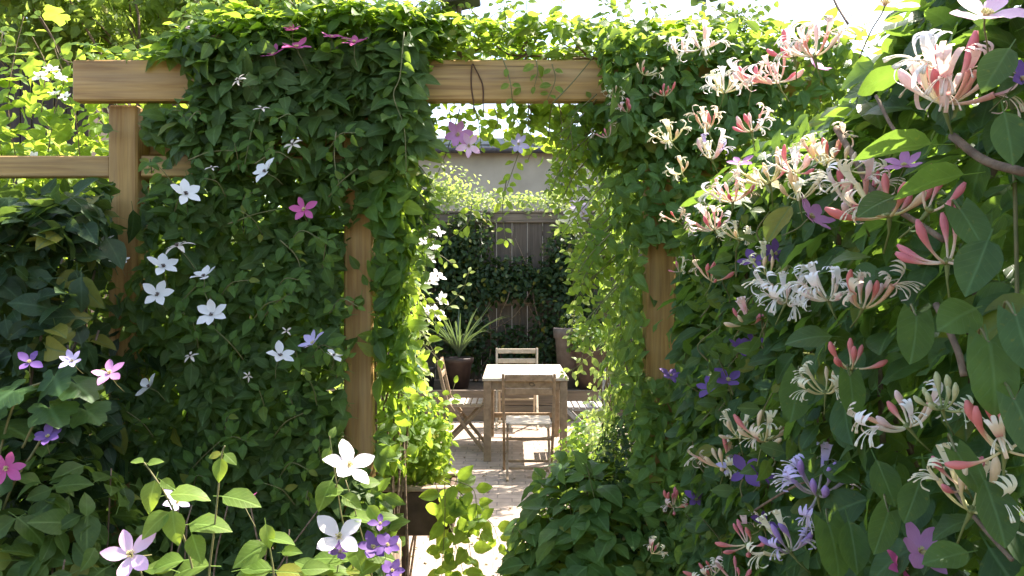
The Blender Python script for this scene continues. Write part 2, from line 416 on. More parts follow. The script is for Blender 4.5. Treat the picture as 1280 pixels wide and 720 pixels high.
def put(geo, tpls, pos, n, d, L, rnd=None):
    pos = np.atleast_2d(pos); n = np.broadcast_to(np.atleast_2d(n), pos.shape); d = np.broadcast_to(np.atleast_2d(d), pos.shape)
    L = np.broadcast_to(np.asarray(L, float), (len(pos),))
    z = nrm(n); y = nrm(d - (d * z).sum(1, keepdims=True) * z); x = np.cross(y, z)
    k = rng.integers(0, len(tpls), len(pos))
    rv = rng.random(len(pos)) if rnd is None else np.broadcast_to(rnd, (len(pos),))
    for i, (tv, tq, tt, tu) in enumerate(tpls):
        m = np.where(k == i)[0]
        if not len(m): continue
        s = (tv[None, :, 0:1] * x[m][:, None] + tv[None, :, 1:2] * y[m][:, None] + tv[None, :, 2:3] * z[m][:, None]) * L[m][:, None, None] + pos[m][:, None]
        nv = len(tv); off = (np.arange(len(m)) * nv)[:, None, None]
        geo.add(s.reshape(-1, 3), (tq[None] + off).reshape(-1, 4), None if tt is None else (tt[None] + off).reshape(-1, 3),
                uv=np.tile(tu, (len(m), 1)), r=np.repeat(rv[m], nv))

def rand_dirs(n): return nrm(rng.normal(size=(n, 3)))

def dress(geo, tpls, pos, out, L, up=.5, jit=.8, droop=.45, spread=1.2, tri=False, keep=None):
    """leaves at pos on a surface whose outward direction is out: blades face out and up, tips hang"""
    n = len(pos); up = np.array([0, 0, up])
    nn = nrm(out + up + rand_dirs(n) * jit)
    d = np.array([0, 0, -droop]) + rand_dirs(n) * spread + out * .35
    if tri:
        z = nn; y = nrm(d - (d * z).sum(1, keepdims=True) * z); x = np.cross(y, z)
        Ls = L if np.ndim(L) else np.full(n, L)
        q = [pos + y * (Ls * .30)[:, None], pos + x * (Ls * .06)[:, None], pos - x * (Ls * .06)[:, None]]
        dd = [y, nrm(x + y * .35), nrm(-x + y * .35)]
        r0 = rng.random(n)
        for a, b, f in zip(q, dd, (1.05, .85, .85)):
            n2 = nrm(nn + rand_dirs(n) * .28); m = np.ones(n, bool) if keep is None else keep(a + b * (Ls * .5)[:, None])
            put(geo, tpls, a[m], n2[m], b[m], (Ls * f)[m], np.clip(r0 * .7 + rng.random(n) * .3, 0, 1)[m])
    else:
        m = np.ones(n, bool)
        Ls = L if np.ndim(L) else np.full(n, L)
        if keep is not None: m = keep(pos + nrm(d) * (Ls * .5)[:, None])
        put(geo, tpls, pos[m], nn[m], d[m], Ls[m])

def sizes(n, a, b): return a + (b - a) * rng.random(n) ** 1.3

def shell(n, lo, hi, faces, depth=.06, bulge=.06, k=0.0, fr=1.0):
    """points in the leafy skin of a box; faces maps '-x' etc. to a share"""
    lo = np.array(lo, float); hi = np.array(hi, float); tot = sum(faces.values()); PP = []; NN = []
    for f, sh in faces.items():
        m = int(n * sh / tot); a = 'xyz'.index(f[1]); sg = -1 if f[0] == '-' else 1
        p = lo + (hi - lo) * rng.random((m, 3)); o = [i for i in range(3) if i != a]
        surf = (lo if sg < 0 else hi)[a] + sg * bulge * nz(p[:, o[0]] * fr, p[:, o[1]] * fr, k + a)
        p[:, a] = surf - sg * rng.exponential(depth, m)
        e = np.zeros((m, 3)); e[:, a] = sg
        PP.append(p); NN.append(e)
    return np.concatenate(PP), np.concatenate(NN)

def mound(n, c, r, depth=.12, lump=.15, k=0.0, low=-.3):
    d = rand_dirs(n * 2); d = d[d[:, 2] > low][:n]
    f = 1 + lump * nz(d[:, 0] * 1.2 + d[:, 2], d[:, 1] * 1.2 - d[:, 2] * .5, k) - rng.exponential(depth, len(d))
    return np.array(c) + d * np.array(r) * np.clip(f, .15, 2)[:, None], nrm(d / np.array(r))

def wander(a, b, n=9, amp=.05):
    t = np.linspace(0, 1, n)[:, None]; a = np.array(a, float); b = np.array(b, float)
    w = np.cumsum(rng.normal(0, amp / 3, (n, 3)), 0); w -= w[0]; w = w - t * w[-1]
    return a + (b - a) * t + w

def smooth(pts, per=6):
    p = np.asarray(pts, float); q = np.concatenate([2 * p[:1] - p[1:2], p, 2 * p[-1:] - p[-2:-1]]); out = []
    for i in range(1, len(q) - 2):
        for t in np.arange(per) / per:
            out.append(.5 * (2 * q[i] + (q[i + 1] - q[i - 1]) * t + (2 * q[i - 1] - 5 * q[i] + 4 * q[i + 1] - q[i + 2]) * t * t
                             + (3 * q[i] - q[i - 1] - 3 * q[i + 1] + q[i + 2]) * t ** 3))
    out.append(q[-2]); return np.array(out)

def sprig(gs, gl, pts, tpls, L, gap=.045, rad=.0016, pair=True, start=.12, face=(0, -1, .5), tip=True):
    """a stem through pts with leaves in pairs along it"""
    c = smooth(pts); s = np.concatenate([[0], np.cumsum(np.linalg.norm(np.diff(c, axis=0), axis=1))])
    gs.tube(c, np.linspace(rad * 1.25, rad * .6, len(c)), 5)
    x = s[-1] * start; k = 0; f = np.array(face, float)
    while x < s[-1] * .99:
        p = np.array([np.interp(x, s, c[:, i]) for i in range(3)]); q = np.array([np.interp(min(x + .01, s[-1]), s, c[:, i]) for i in range(3)])
        t = nrm(q - p + 1e-6); side = nrm(np.cross(t, f) + rng.normal(0, .35, 3))
        ll = L * (.65 + .5 * random.random()) * (1 - .35 * x / s[-1])
        for sg in ((1, -1) if pair else ((1,) if k % 2 else (-1,))):
            d = nrm(side * sg + t * .35 + np.array([0, 0, -.25]) + rng.normal(0, .2, 3))
            put(gl, tpls, p + d * ll * .2, nrm(f + rng.normal(0, .35, 3)), d, ll)
        x += gap * (.7 + .6 * random.random()); k += 1
    if tip: put(gl, tpls, c[-1:], nrm(f + rng.normal(0, .3, 3)), nrm(c[-1] - c[-3]), L * .6)

# ------------------------------------------------------------------ flowers
def flower_meshes(key, petals, mat, eye, wide=.26, cup=-.15, seed=0, eye_r=.12):
    r = random.Random(seed); g = Geo()
    fn = lambda t: wide * np.sin(np.pi * np.clip(t * .93 + .06, 0, 1) ** 1.15) ** .85 + .01
    for i in range(petals):
        a = 2 * math.pi * i / petals + r.uniform(-.18, .18); cu = cup + r.uniform(-.3, .5)
        tv, tq, _, tu = strip_leaf(fn, 7, r.uniform(.05, .35), cu, pet=0, wav=.02, bend=r.uniform(-.06, .06), seed=seed * 9 + i)
        s = r.uniform(.85, 1.08); til = r.uniform(-.05, .35)
        m = Matrix.Rotation(a, 3, 'Z') @ Matrix.Rotation(til, 3, 'X')
        v = (tv * s + np.array([0, .05, .003 * i])) @ np.array(m).T
        g.add(v, tq, uv=tu, r=r.random())
    pm = g.mesh('flower', mat); e = Geo()
    for i in range(34):
        a = r.uniform(0, 6.283); q = eye_r * math.sqrt(r.random()); h = .10 + .13 * (1 - q / eye_r) * r.random() + .05
        e.tube([(0.2 * q * math.cos(a), .2 * q * math.sin(a), .01), (.7 * q * math.cos(a), .7 * q * math.sin(a), h * .6), (q * math.cos(a) * 1.3, q * math.sin(a) * 1.3, h)],
               [.010, .009, .017], 4)
    sk = Geo(); sk.tube(smooth([(0, 0, .02), (.05, .02, -.25), (.25, .08, -.8), (.3, .3, -1.6)]), .022, 5)
    return pm, e.mesh('stamens', eye), sk.mesh('stalk', M['stem'])

FL = {}
def protos(key, petals, mat, eye, **kw):
    FL[key] = [flower_meshes(key, p, M[mat], M[eye], seed=i + 17 * len(FL), **kw) for i, p in enumerate(petals)]
protos('white', (5, 4, 6, 5), 'white', 'eye', wide=.29)
protos('soft', (4, 5), 'soft', 'eye_y', wide=.29)
protos('faded', (5, 4), 'faded', 'eye', wide=.15, cup=.7)
protos('pink', (5, 6), 'pink', 'eye_y', wide=.24)
protos('blush', (5, 4), 'blush', 'eye_y', wide=.25)
protos('violet', (5, 4, 6), 'violet', 'eye_y', wide=.30)
protos('mauve', (6, 5), 'mauve', 'eye_y', wide=.25)
protos('lilac', (5, 6), 'lilac', 'eye_y', wide=.24)

def orient(face, spin):
    return Vector(face).normalized().to_track_quat('Z', 'Y') @ Quaternion((0, 0, 1), spin)

def flower(root, key, p, size, face=None, label=None):
    """size = petal length in metres"""
    pm, em, km = FL[key][random.randrange(len(FL[key]))]
    o = bpy.data.objects.new('flower', pm); COL.objects.link(o); o.parent = root
    o.location = Vector(np.array(p) - ORG[root.name]); o.rotation_mode = 'QUATERNION'
    f = face if face is not None else (random.gauss(0, .5), -.8 + random.gauss(0, .2), 1.0 + random.gauss(0, .45))
    o.rotation_quaternion = orient(f, random.uniform(0, 6.28)); o.scale = (size,) * 3
    e = bpy.data.objects.new('stamens', em); COL.objects.link(e); e.parent = o
    e = bpy.data.objects.new('stalk', km); COL.objects.link(e); e.parent = o
    if label: o['label'] = label
    return o

def lerp(a, b, t): return tuple(a[i] + (b[i] - a[i]) * t for i in range(3)) + (1,)

PAL = {  # tube base, tube end / bud tip, lips
    'pink': ((.76, .68, .38), (.74, .25, .23), (.85, .72, .54)),
    'rose': ((.78, .64, .48), (.74, .25, .28), (.85, .64, .56)),
    'cream': ((.66, .66, .30), (.82, .66, .44), (.86, .81, .56)),
    'white': ((.80, .78, .58), (.86, .66, .62), (.90, .88, .84)),
    'lilac': ((.60, .56, .46), (.46, .30, .62), (.66, .56, .80)),
    'green': ((.36, .44, .16), (.60, .62, .36), (.70, .72, .48)),
}
def bud_mesh(pal, seed):
    r = random.Random(seed); a, b, _ = PAL[pal]; g = Geo()
    L = r.uniform(.036, .050); bend = r.uniform(.35, 1.05); n = 11
    t = np.linspace(0, 1, n)
    x = L * bend * (t ** 1.8) * .65; z = L * (t - .25 * bend * t ** 2)
    x = -x
    rad = .0011 + .0026 * np.clip((t - .35) / .4, 0, 1) ** 1.4; rad[-2] *= .8; rad[-1] *= .35
    c = np.array([lerp(a, b, min(1, max(0, (q - .2) / .45))) for q in t])
    g.tube(np.stack([x, 0 * t, z], 1), rad, 8, c=c)
    return g.mesh('bud', M['honeyfl'])

def ribbon(g, pts, w, c):
    pts = np.array(pts, float); n = len(pts); w = np.broadcast_to(w, (n,))
    V = []; C = []
    for i in range(n):
        V += [pts[i] + (0, -w[i] / 2, 0), pts[i] + (0, 0, -.12 * w[i]), pts[i] + (0, w[i] / 2, 0)]; C += [c[i]] * 3
    Q = []
    for i in range(n - 1):
        k = 3 * i; Q += [(k, k + 1, k + 4, k + 3), (k + 1, k + 2, k + 5, k + 4)]
    g.add(V, Q, c=np.array(C))

def open_mesh(pal, seed):
    r = random.Random(seed); a, b, l = PAL[pal]; g = Geo()
    L = r.uniform(.028, .036); bend = r.uniform(.3, .7); t = np.linspace(0, 1, 8)
    x = L * bend * t ** 1.7; z = L * (t - .2 * bend * t * t)
    c = np.array([lerp(a, b, .55 * q) for q in t])
    g.tube(np.stack([-x, 0 * t, z], 1), .0010 + .0016 * t ** 1.5, 7, c=c, cap=False)
    e = np.array([-x[-1], 0, z[-1]])
    k = r.uniform(.8, 1.2)
    up = smooth([e, e + np.array((-.004, 0, .007)) * k, e + np.array((-.009, 0, .012)) * k], 4)
    n = len(up); w = np.linspace(.005, .0095, n)
    cl = np.array([lerp(b, l, min(1, .2 + .9 * i / n)) for i in range(n)])
    ribbon(g, up, w, cl)
    for yy in (-1, 0, 1):   # lobes of the upper lip roll back
        q = up[-1]; c1 = r.uniform(.8, 1.2)
        lob = smooth([q + (0, yy * .0028, 0), q + np.array((-.005, yy * .0045, .0015)) * c1, q + np.array((-.009, yy * .0065, -.003)) * c1, q + np.array((-.009, yy * .007, -.008)) * c1], 3)
        m_ = len(lob); ribbon(g, lob, np.interp(np.linspace(0, 1, m_), [0, .6, 1], [.0038, .0042, .0012]), np.array([lerp(l, l, 0)] * m_))
    lo = smooth([e, e + np.array((.002, 0, .008)) * k, e + np.array((.008, 0, .013)) * k, e + np.array((.015, 0, .010)) * k, e + np.array((.016, 0, .003)) * k], 3)
    ribbon(g, lo, np.linspace(.0042, .0026, len(lo)), np.array([lerp(l, l, 0)] * len(lo)))
    st = lerp(l, (.85, .84, .66), .6)
    for i in range(5):
        yy = (i - 2) * .0028 + r.gauss(0, .001); q = r.uniform(.7, 1.1)
        pp = smooth([e, e + np.array((-.001, yy * .6, .009 * q)), e + np.array((.002, yy * 1.4, .017 * q)), e + np.array((.008, yy * 2, .022 * q))], 3)
        rr = np.full(len(pp), .00038); rr[-2:] = .0009
        g.tube(pp, rr, 4, c=st)
    return g.mesh('open_flower', M['honeyfl'])

HB = {p: [bud_mesh(p, 100 + i) for i in range(4)] for p in PAL}
HO = {p: [open_mesh(p, 200 + i) for i in range(4)] for p in PAL}
g = Geo()
g.tube([(.012, .004, -.035), (.005, 0, -.015), (0, 0, 0), (0, 0, .007)], [.0010, .0011, .0028, .0012], 6, c=(.20, .24, .08, 1))
for i in range(10):
    a = i * 2.4; q = np.array((math.cos(a), math.sin(a), .9)) * .0045
    g.tube([q * .3, q], [.0022, .0012], 5, c=(.30, .34, .12, 1))
HSTALK = g.mesh('flower_cluster', M['honeyfl'])

def cluster(root, p, pals, nb, no, face=(0, -.3, 1), size=1.0, label=None, fan=(.95, 1.8)):
    o = bpy.data.objects.new('flower_cluster', HSTALK); COL.objects.link(o); o.parent = root
    o.location = Vector(np.array(p) - ORG[root.name]); o.rotation_mode = 'QUATERNION'
    o.rotation_quaternion = orient(face, random.uniform(0, 6.28)); o.scale = (size,) * 3
    kinds = ['b'] * nb + ['o'] * no; random.shuffle(kinds); N = len(kinds); a0 = random.uniform(0, 6.28)
    for i, kd in enumerate(kinds):
        pal = random.choice(pals)
        e = bpy.data.objects.new('bud' if kd == 'b' else 'open_flower', random.choice((HB if kd == 'b' else HO)[pal]))
        COL.objects.link(e); e.parent = o
        e.rotation_mode = 'QUATERNION'
        az = a0 + i * 2.39996 + random.gauss(0, .2); tilt = random.uniform(*fan) * (.5 if kd == 'b' and random.random() < .3 else 1)
        e.rotation_quaternion = Quaternion((0, 0, 1), az) @ Quaternion((0, 1, 0), tilt)
        e.location = (.003 * math.cos(az), .003 * math.sin(az), .002); s = random.uniform(.88, 1.28); e.scale = (s,) * 3
    if label: o['label'] = label
    return o

# ------------------------------------------------------------------ ground, patio
def sheet(name, lo, hi, z, mat, nx=1, ny=1, amp=0):
    g = Geo(); xs = np.linspace(lo[0], hi[0], nx + 1); ys = np.linspace(lo[1], hi[1], ny + 1)
    V = [(x, y, z + amp * nz(np.array(x), np.array(y), 2)) for x in xs for y in ys]
    Q = [(i * (ny + 1) + j, (i + 1) * (ny + 1) + j, (i + 1) * (ny + 1) + j + 1, i * (ny + 1) + j + 1) for i in range(nx) for j in range(ny)]
    g.add(V, Q); o = g.build(name, mat); o['kind'] = 'structure'; return o
sheet('ground', (-150, -60), (150, 250), 0, M['soil'])
sheet('patio', (-1.3, .3), (1.25, 9.3), .004, M['pave'])

# ------------------------------------------------------------------ pergola
BY = 2.5
pg = thing('timber_pergola', 'yellow brown timber pergola with a long cross beam and square posts framing the gateway', 'pergola', (-.4, BY, 0))
g = Geo(); g.box((-1.334, BY - .075, 2.118), (.95, BY - .028, 2.243), bev=.005); g.build('beam', M['pine_x'], pg)
for x, y in ((-1.205, BY), (-.476, BY), (.462, BY)):
    g = Geo(); g.box((x - .045, y - .026, 0), (x + .045, y + .064, 2.117), bev=.006); g.build('post', M['pine'], pg)
for x0, x1 in ((-2.6, -1.253), (-1.157, -.524)):
    g = Geo(); g.box((x0, BY - .01, 1.896), (x1, BY + .034, 1.962), bev=.004); g.build('rail', M['pine_x'], pg)
g = Geo(); g.box((-1.29, BY + .066, 1.975), (-.40, BY + .106, 2.03), bev=.004); g.build('rail', M['pine_x'], pg)
for x0, x1 in ((-1.157, -.524), (-2.6, -1.253)):
    g = Geo(); g.box((x0, BY - .01, .62), (x1, BY + .034, .70), bev=.004); g.build('rail', M['pine_x'], pg)
g = Geo(); g.box((.51, BY - .01, 1.9), (1.5, BY + .034, 1.966), bev=.004); g.build('rail', M['pine_x'], pg)

# dark wire looped round the beam
g = Geo(); yb = BY - .0765
for u0, u1, u2 in ((590, 589, 592), (592, 603, 604)):
    g.tube(smooth([P(u0 + 2, 84, yb) + (0, .04, .012), P(u0, 82, yb) + (0, -.002, .001), P(u1, 105, yb), P(u2, 128, yb), P(u2, 134, yb) + (0, .002, -.004), P(u2, 134, yb) + (0, .04, -.006)]), .0021, 5)
w = g.build('wire_tie', M['wire'], loc=P(592, 84, yb)); w['label'] = 'dark brown wire looped over the bare middle of the pergola beam'; w['category'] = 'wire'

# ------------------------------------------------------------------ helper: plant
def plant(name, label, cat, loc, group=None): return thing(name, label, cat, loc, group)

def stems(root, paths, rad=.006, mat='bark', name='stem'):
    for p in paths:
        g = Geo(); c = smooth(p, 3); g.tube(c, np.linspace(rad * 1.2, rad * .5, len(c)), 6); g.build(name, M[mat], root)

# visible stretches of timber: keep leaves off these (world boxes in front of the beam and posts)
def clear_timber(q):
    u = 640 + q[:, 0] / q[:, 1] * 1000; v = 360 - (q[:, 2] - CAMZ) / q[:, 1] * 1000
    front = q[:, 1] < BY + .075
    bad = (u > 138) & (u < 178) & (v > 138) & (v < 440) & ((v < 345) | (rng.random(len(q)) < .75))
    bad |= (u > 426) & (u < 472) & (v > 268) & (v < 590) & (rng.random(len(q)) < .93)
    bad |= (u > 100) & (u < 236) & (v > 78) & (v < 140) & (rng.random(len(q)) < .95)
    bad |= (u > 545) & (u < 752) & (v > 74) & (v < 140) & (rng.random(len(q)) < .97)
    bad |= (u > -50) & (u < 240) & (v > 184) & (v < 230) & (rng.random(len(q)) < .97)
    bad |= (u > 803) & (u < 847) & (v > 312) & (v < 474) & (rng.random(len(q)) < .93)
    bad |= (u > 334) & (u < 436) & (v > 168) & (v < 204) & (rng.random(len(q)) < .9)
    bad |= (u > 426) & (u < 470) & (v > 134) & (v < 190) & (rng.random(len(q)) < .8)
    return ~(front & bad)

def in_view_cut(q):
    return clear_timber(q)

# ------------------------------------------------------------------ 1. white clematis on the left screen
cv = plant('clematis_vine', 'dense dark green clematis with large white flowers filling the screen between the two left posts', 'clematis', (-.85, 2.45, 0))
g = Geo()
n = 2400
p, o = shell(n, (-1.2, 2.40, .35), (-.40, 2.56, 2.15), {'-y': 1}, depth=.05, bulge=.055, k=.3)
dress(g, L_CLEM, p, o, sizes(len(p), .045, .085), tri=True, keep=clear_timber, up=.55)
p, o = shell(900, (-1.2, 2.55, .3), (-.42, 2.66, 2.1), {'-y': 1, '+y': 1.6}, depth=.03, bulge=.03, k=.9)
dress(g, L_CLEM, p, o, sizes(len(p), .05, .085), tri=True, up=.4)
# a hanging mass over the top of the screen
p, o = shell(520, (-.98, 2.36, 1.95), (-.27, 2.5, 2.3), {'-y': 1}, depth=.035, bulge=.05, k=1.3)
dress(g, L_CLEM, p, o, sizes(len(p), .055, .095), tri=True, keep=clear_timber, up=.6)
g.build('foliage', M['clem'], cv)
stems(cv, [wander((-.85 + random.uniform(-.3, .3), 2.57, 0), (random.uniform(-1.2, -.5), 2.54, random.uniform(1.3, 2.2)), 9, .07) for i in range(10)], .006)
gs = Geo(); gl = Geo()
for pts in ([(505, 40), (500, 95), (492, 120), (505, 160), (508, 215)], [(318, 150), (312, 175), (306, 205)], [(420, 165), (418, 200), (425, 235)],
            [(236, 200), (262, 190), (292, 188)], [(318, 205), (345, 190), (365, 200)], [(285, 280), (318, 268), (345, 262)], [(350, 300), (370, 320), (380, 350)]):
    sprig(gs, gl, [P(u, v, 2.30) for u, v in pts], L_CLEM, .05, .035)
for i in range(42):
    u = random.uniform(185, 425); v = random.uniform(150, 640); a_ = random.uniform(-1, 1)
    sprig(gs, gl, [P(u, v, 2.34), P(u + 16 * a_, v - 18, 2.29), P(u + 40 * a_, v - random.uniform(5, 40), 2.26)], L_CLEM, random.uniform(.04, .065), .034)
gs.build_split('shoot_stem', M['stem'], cv); gl.build('shoot_leaves', M['clem2'], cv)
for u, v, s, k in ((332, 215, 34, 'white'), (232, 243, 38, 'white'), (127, 308, 38, 'white'), (150, 328, 22, 'white'), (222, 308, 40, 'faded'), (204, 334, 38, 'white'),
                   (255, 346, 34, 'white'), (197, 369, 36, 'white'), (265, 394, 36, 'white'), (350, 445, 34, 'white'), (392, 429, 34, 'lilac'), (417, 445, 26, 'white'),
                   (187, 484, 36, 'white'), (298, 100, 22, 'faded'), (327, 136, 22, 'faded'), (265, 210, 16, 'faded'), (366, 181, 26, 'faded'), (238, 445, 20, 'faded'),
                   (310, 470, 14, 'faded'), (358, 414, 14, 'faded')):
    flower(cv, k, P(u, v, 2.24), s * 2.24 / 1000 * .56, label={'faded': 'faded cream flower', 'lilac': 'pale lilac flower'}.get(k))

# ------------------------------------------------------------------ 2. magenta clematis on the beam top
mv = plant('clematis_vine', 'leafy clematis with magenta flowers heaped along the top of the left beam', 'clematis', (-.7, 2.5, 2.2))
g = Geo(); gl = Geo()
def beam_top(n, x0, x1, z0, zt, y0=2.36, y1=2.72, k=0.0, dep=.05):
    x = x0 + (x1 - x0) * rng.random(n); y = y0 + (y1 - y0) * rng.random(n)
    t = np.array([zt(q) for q in x]); z = np.maximum(t + .03 * nz(x * 2, y * 4, k) - rng.exponential(dep, n) - .25 * np.abs(y - 2.5) ** 1.2, z0)
    return np.stack([x, y, z], 1), np.tile(np.array([0, -.5, .9]), (n, 1))
prof = lambda x: np.interp(x, [-1.32, -1.06, -.98, -.85, -.3, -.22], [2.29, 2.29, 2.33, 2.40, 2.405, 2.36])
p, o = beam_top(1150, -1.05, -.22, 2.2, prof, k=.4)
dress(g, L_CLEM, p, o, sizes(len(p), .04, .075), tri=True, keep=clear_timber, up=.3)
p, o = beam_top(130, -1.30, -1.02, 2.245, prof, 2.44, 2.7, k=.4, dep=.02)
dress(g, L_CLEM, p, o, sizes(len(p), .035, .06), tri=True, keep=clear_timber, up=.3)
g.build('foliage', M['clem2'], mv)
stems(mv, [wander((random.uniform(-1, -.4), 2.5, 2.25), (random.uniform(-1, -.3), 2.5, 2.33), 7, .1) for i in range(8)], .004)
for u, v, s in ((342, 69, 32), (371, 60, 36), (443, 54, 34), (415, 47, 24), (366, 38, 24)):
    flower(mv, 'pink', P(u, v, 2.32), s * .0013, face=(random.gauss(0, .2), -.5, .9))
for u, v, s in ((250, 40, 44), (232, 62, 26), (268, 48, 34)):
    flower(mv, 'blush', P(u, v, 2.42), s * .0013, face=(.2, -.4, .9), label='pale sunlit pink flower')
for i in range(26):
    x = random.uniform(-1.05, -.2); z = 2.36; gs = Geo(); gl = Geo(); q = [(x, 2.48, z), (x + random.uniform(-.04, .04), 2.45, z + .05), (x + random.uniform(-.1, .1), 2.42, z + random.uniform(.05, .12))]
    sprig(gs, gl, q, L_CLEM, .05, .03, face=(0, -.7, .6)); gs.build_split('shoot_stem', M['stem'], mv); gl.build('shoot_leaves', M['lime'], mv)
flower(mv, 'pink', P(380, 262, 2.25), .042, face=(.1, -1, .2))

# ------------------------------------------------------------------ 3. twining vine on the beam over the gateway
tv = plant('twining_vine', 'light green twining vine lying along the beam above the gateway with hanging shoots', 'climbing vine', (.1, 2.5, 2.2))
g = Geo(); gs = Geo(); gl = Geo()
prof2 = lambda x: np.interp(x, [-.3, -.1, .1, .3, .8], [2.40, 2.39, 2.375, 2.365, 2.375])
p, o = beam_top(2100, -.28, .85, 2.225, prof2, 2.38, 2.74, k=2.2, dep=.045)
dress(g, L_HONEY, p, o, sizes(len(p), .03, .062), keep=clear_timber, up=.3, jit=.9)
p, o = shell(230, (-.3, 2.58, 2.03), (.42, 2.8, 2.2), {'-y': 1, '-z': 1}, depth=.04, bulge=.06, k=.7)
dress(g, L_HONEY, p, o, sizes(len(p), .03, .06), up=.3, jit=.9)
g.build('foliage', M['clem2'], tv)
for pts in ([(628, 72), (636, 95), (640, 120), (642, 160)], [(670, 75), (672, 90), (668, 108)], [(690, 80), (694, 100), (684, 125)], [(592, 132), (598, 150), (600, 172), (602, 185)],
            [(640, 140), (652, 162), (650, 185), (640, 215), (632, 238)], [(562, 140), (566, 165), (573, 185)], [(618, 134), (622, 152), (615, 168)], [(665, 136), (660, 158), (668, 180), (660, 200)],
            [(700, 136), (702, 165), (694, 190)], [(740, 130), (732, 160), (738, 200)], [(575, 136), (560, 185), (548, 215)], [(633, 225), (628, 262), (632, 300)], [(590, 255), (585, 278), (560, 300)]):
    sprig(gs, gl, [P(u, v, 2.40 if v < 130 else 2.52) for u, v in pts], L_HONEY, .042, .04)
sprig(gs, gl, [P(690, 130, 2.37), P(720, 98, 2.37), P(748, 60, 2.42), P(751, 30, 2.44), P(760, -8, 2.46)], L_SMALL, .035, .03, start=.45)
gs.build_split('shoot_stem', M['stem'], tv); gl.build('shoot_leaves', M['lime'], tv)
stems(tv, [wander((random.uniform(-.2, .6), 2.52, 2.25), (random.uniform(-.3, .7), 2.52, 2.32), 7, .1) for i in range(10)], .004)
for u, v, s, k in ((572, 168, 34, 'mauve'), (586, 182, 30, 'blush'), (648, 180, 24, 'lilac')):
    flower(tv, k, P(u, v, 2.44), s * .0014, face=(.2, -1, -.1))

for i in range(16):
    u = random.uniform(655, 745); v = 134; gs = Geo(); gl = Geo(); Y = random.uniform(2.52, 2.62); L_ = random.uniform(25, 85) * (.4 + .6 * (u - 640) / 100)
    sprig(gs, gl, [P(u, v - 6, Y), P(u + random.uniform(-8, 8), v + L_ * .5, Y), P(u + random.uniform(-16, 10), v + L_, Y)], L_HONEY, .045, .03); gs.build_split('shoot_stem', M['stem'], tv); gl.build('shoot_leaves', M['lime' if i % 2 else 'clem2'], tv)
for i in range(22):
    x = random.uniform(-.25, .75); z = 2.32; gs = Geo(); gl = Geo(); q = [(x, 2.5, z), (x + random.uniform(-.04, .04), 2.48, z + .06), (x + random.uniform(-.09, .09), 2.46, z + random.uniform(.08, .16))]
    sprig(gs, gl, q, L_HONEY, .04, .03, face=(0, -.7, .6)); gs.build_split('shoot_stem', M['stem'], tv); gl.build('shoot_leaves', M['lime'], tv)
bt = thing('bird_table', 'little dark tilted board on a stick above the gateway beam', 'bird table', P(574, 45, 2.52))
b0 = P(574, 6, 2.52); g = Geo(); g.bar(b0 + (-.056, 0, -.008), b0 + (.066, 0, .020), .11, .014); g.build('board', M['slate'], bt)
g = Geo(); g.bar((b0[0], 2.52, 2.244), (b0[0], 2.52, b0[2] - .004), .016, .016, up=(0, 1, 0)); g.build('stick', M['bark'], bt)

# ------------------------------------------------------------------ 4. sunlit vine on the inner side of the left jamb
jv = plant('jamb_vine', 'bright sunlit vine climbing the gateway side of the second post', 'climbing vine', (-.4, 2.8, 0))
g = Geo()
p, o = shell(900, (-.46, 2.52, .95), (-.345, 3.0, 2.2), {'+x': 1.3, '-y': .5, '+y': .5}, depth=.035, bulge=.055, k=3.1)
dress(g, L_CLEM, p, o, sizes(len(p), .035, .07), keep=clear_timber, up=.4, jit=.8)
p, o = shell(560, (-.43, 2.40, 1.28), (-.32, 2.5, 2.2), {'-y': 1, '+x': .8}, depth=.03, bulge=.05, k=3.7)
dress(g, L_CLEM, p, o, sizes(len(p), .05, .085), keep=clear_timber, up=.4, jit=.7)
g.build('foliage', M['clem2'], jv)
stems(jv, [wander((-.42, 2.6, 0), (random.uniform(-.45, -.38), random.uniform(2.5, 2.9), random.uniform(1.5, 2.2)), 9, .06) for i in range(9)], .005)
gs = Geo(); gl = Geo()
for pts, Y in (([(478, 250), (505, 300), (515, 345), (500, 380)], 2.6), ([(490, 330), (520, 360), (540, 385), (545, 405)], 2.65), ([(475, 390), (505, 420), (520, 450)], 2.6), ([(480, 440), (495, 470), (510, 500)], 2.6), ([(508, 395), (530, 420), (548, 450)], 2.7)):
    sprig(gs, gl, [P(u, v, Y) for u, v in pts], L_CLEM, .06, .04)
gs.build_split('shoot_stem', M['stem'], jv); gl.build('shoot_leaves', M['lime'], jv)

for i in range(20):   # young shoots leaning into the opening
    v = random.uniform(140, 330); u = random.uniform(500, 530)
    gs = Geo(); gl = Geo(); q = [P(u - 25, v - 30, 2.5), P(u + random.uniform(0, 15), v, 2.48), P(u + random.uniform(8, 34), v + random.uniform(5, 50), 2.5)]
    sprig(gs, gl, q, L_CLEM, .06 if i % 2 else .045, .035); gs.build_split('shoot_stem', M['stem'], jv); gl.build('shoot_leaves', M['clem' if i % 2 else 'clem2'], jv)

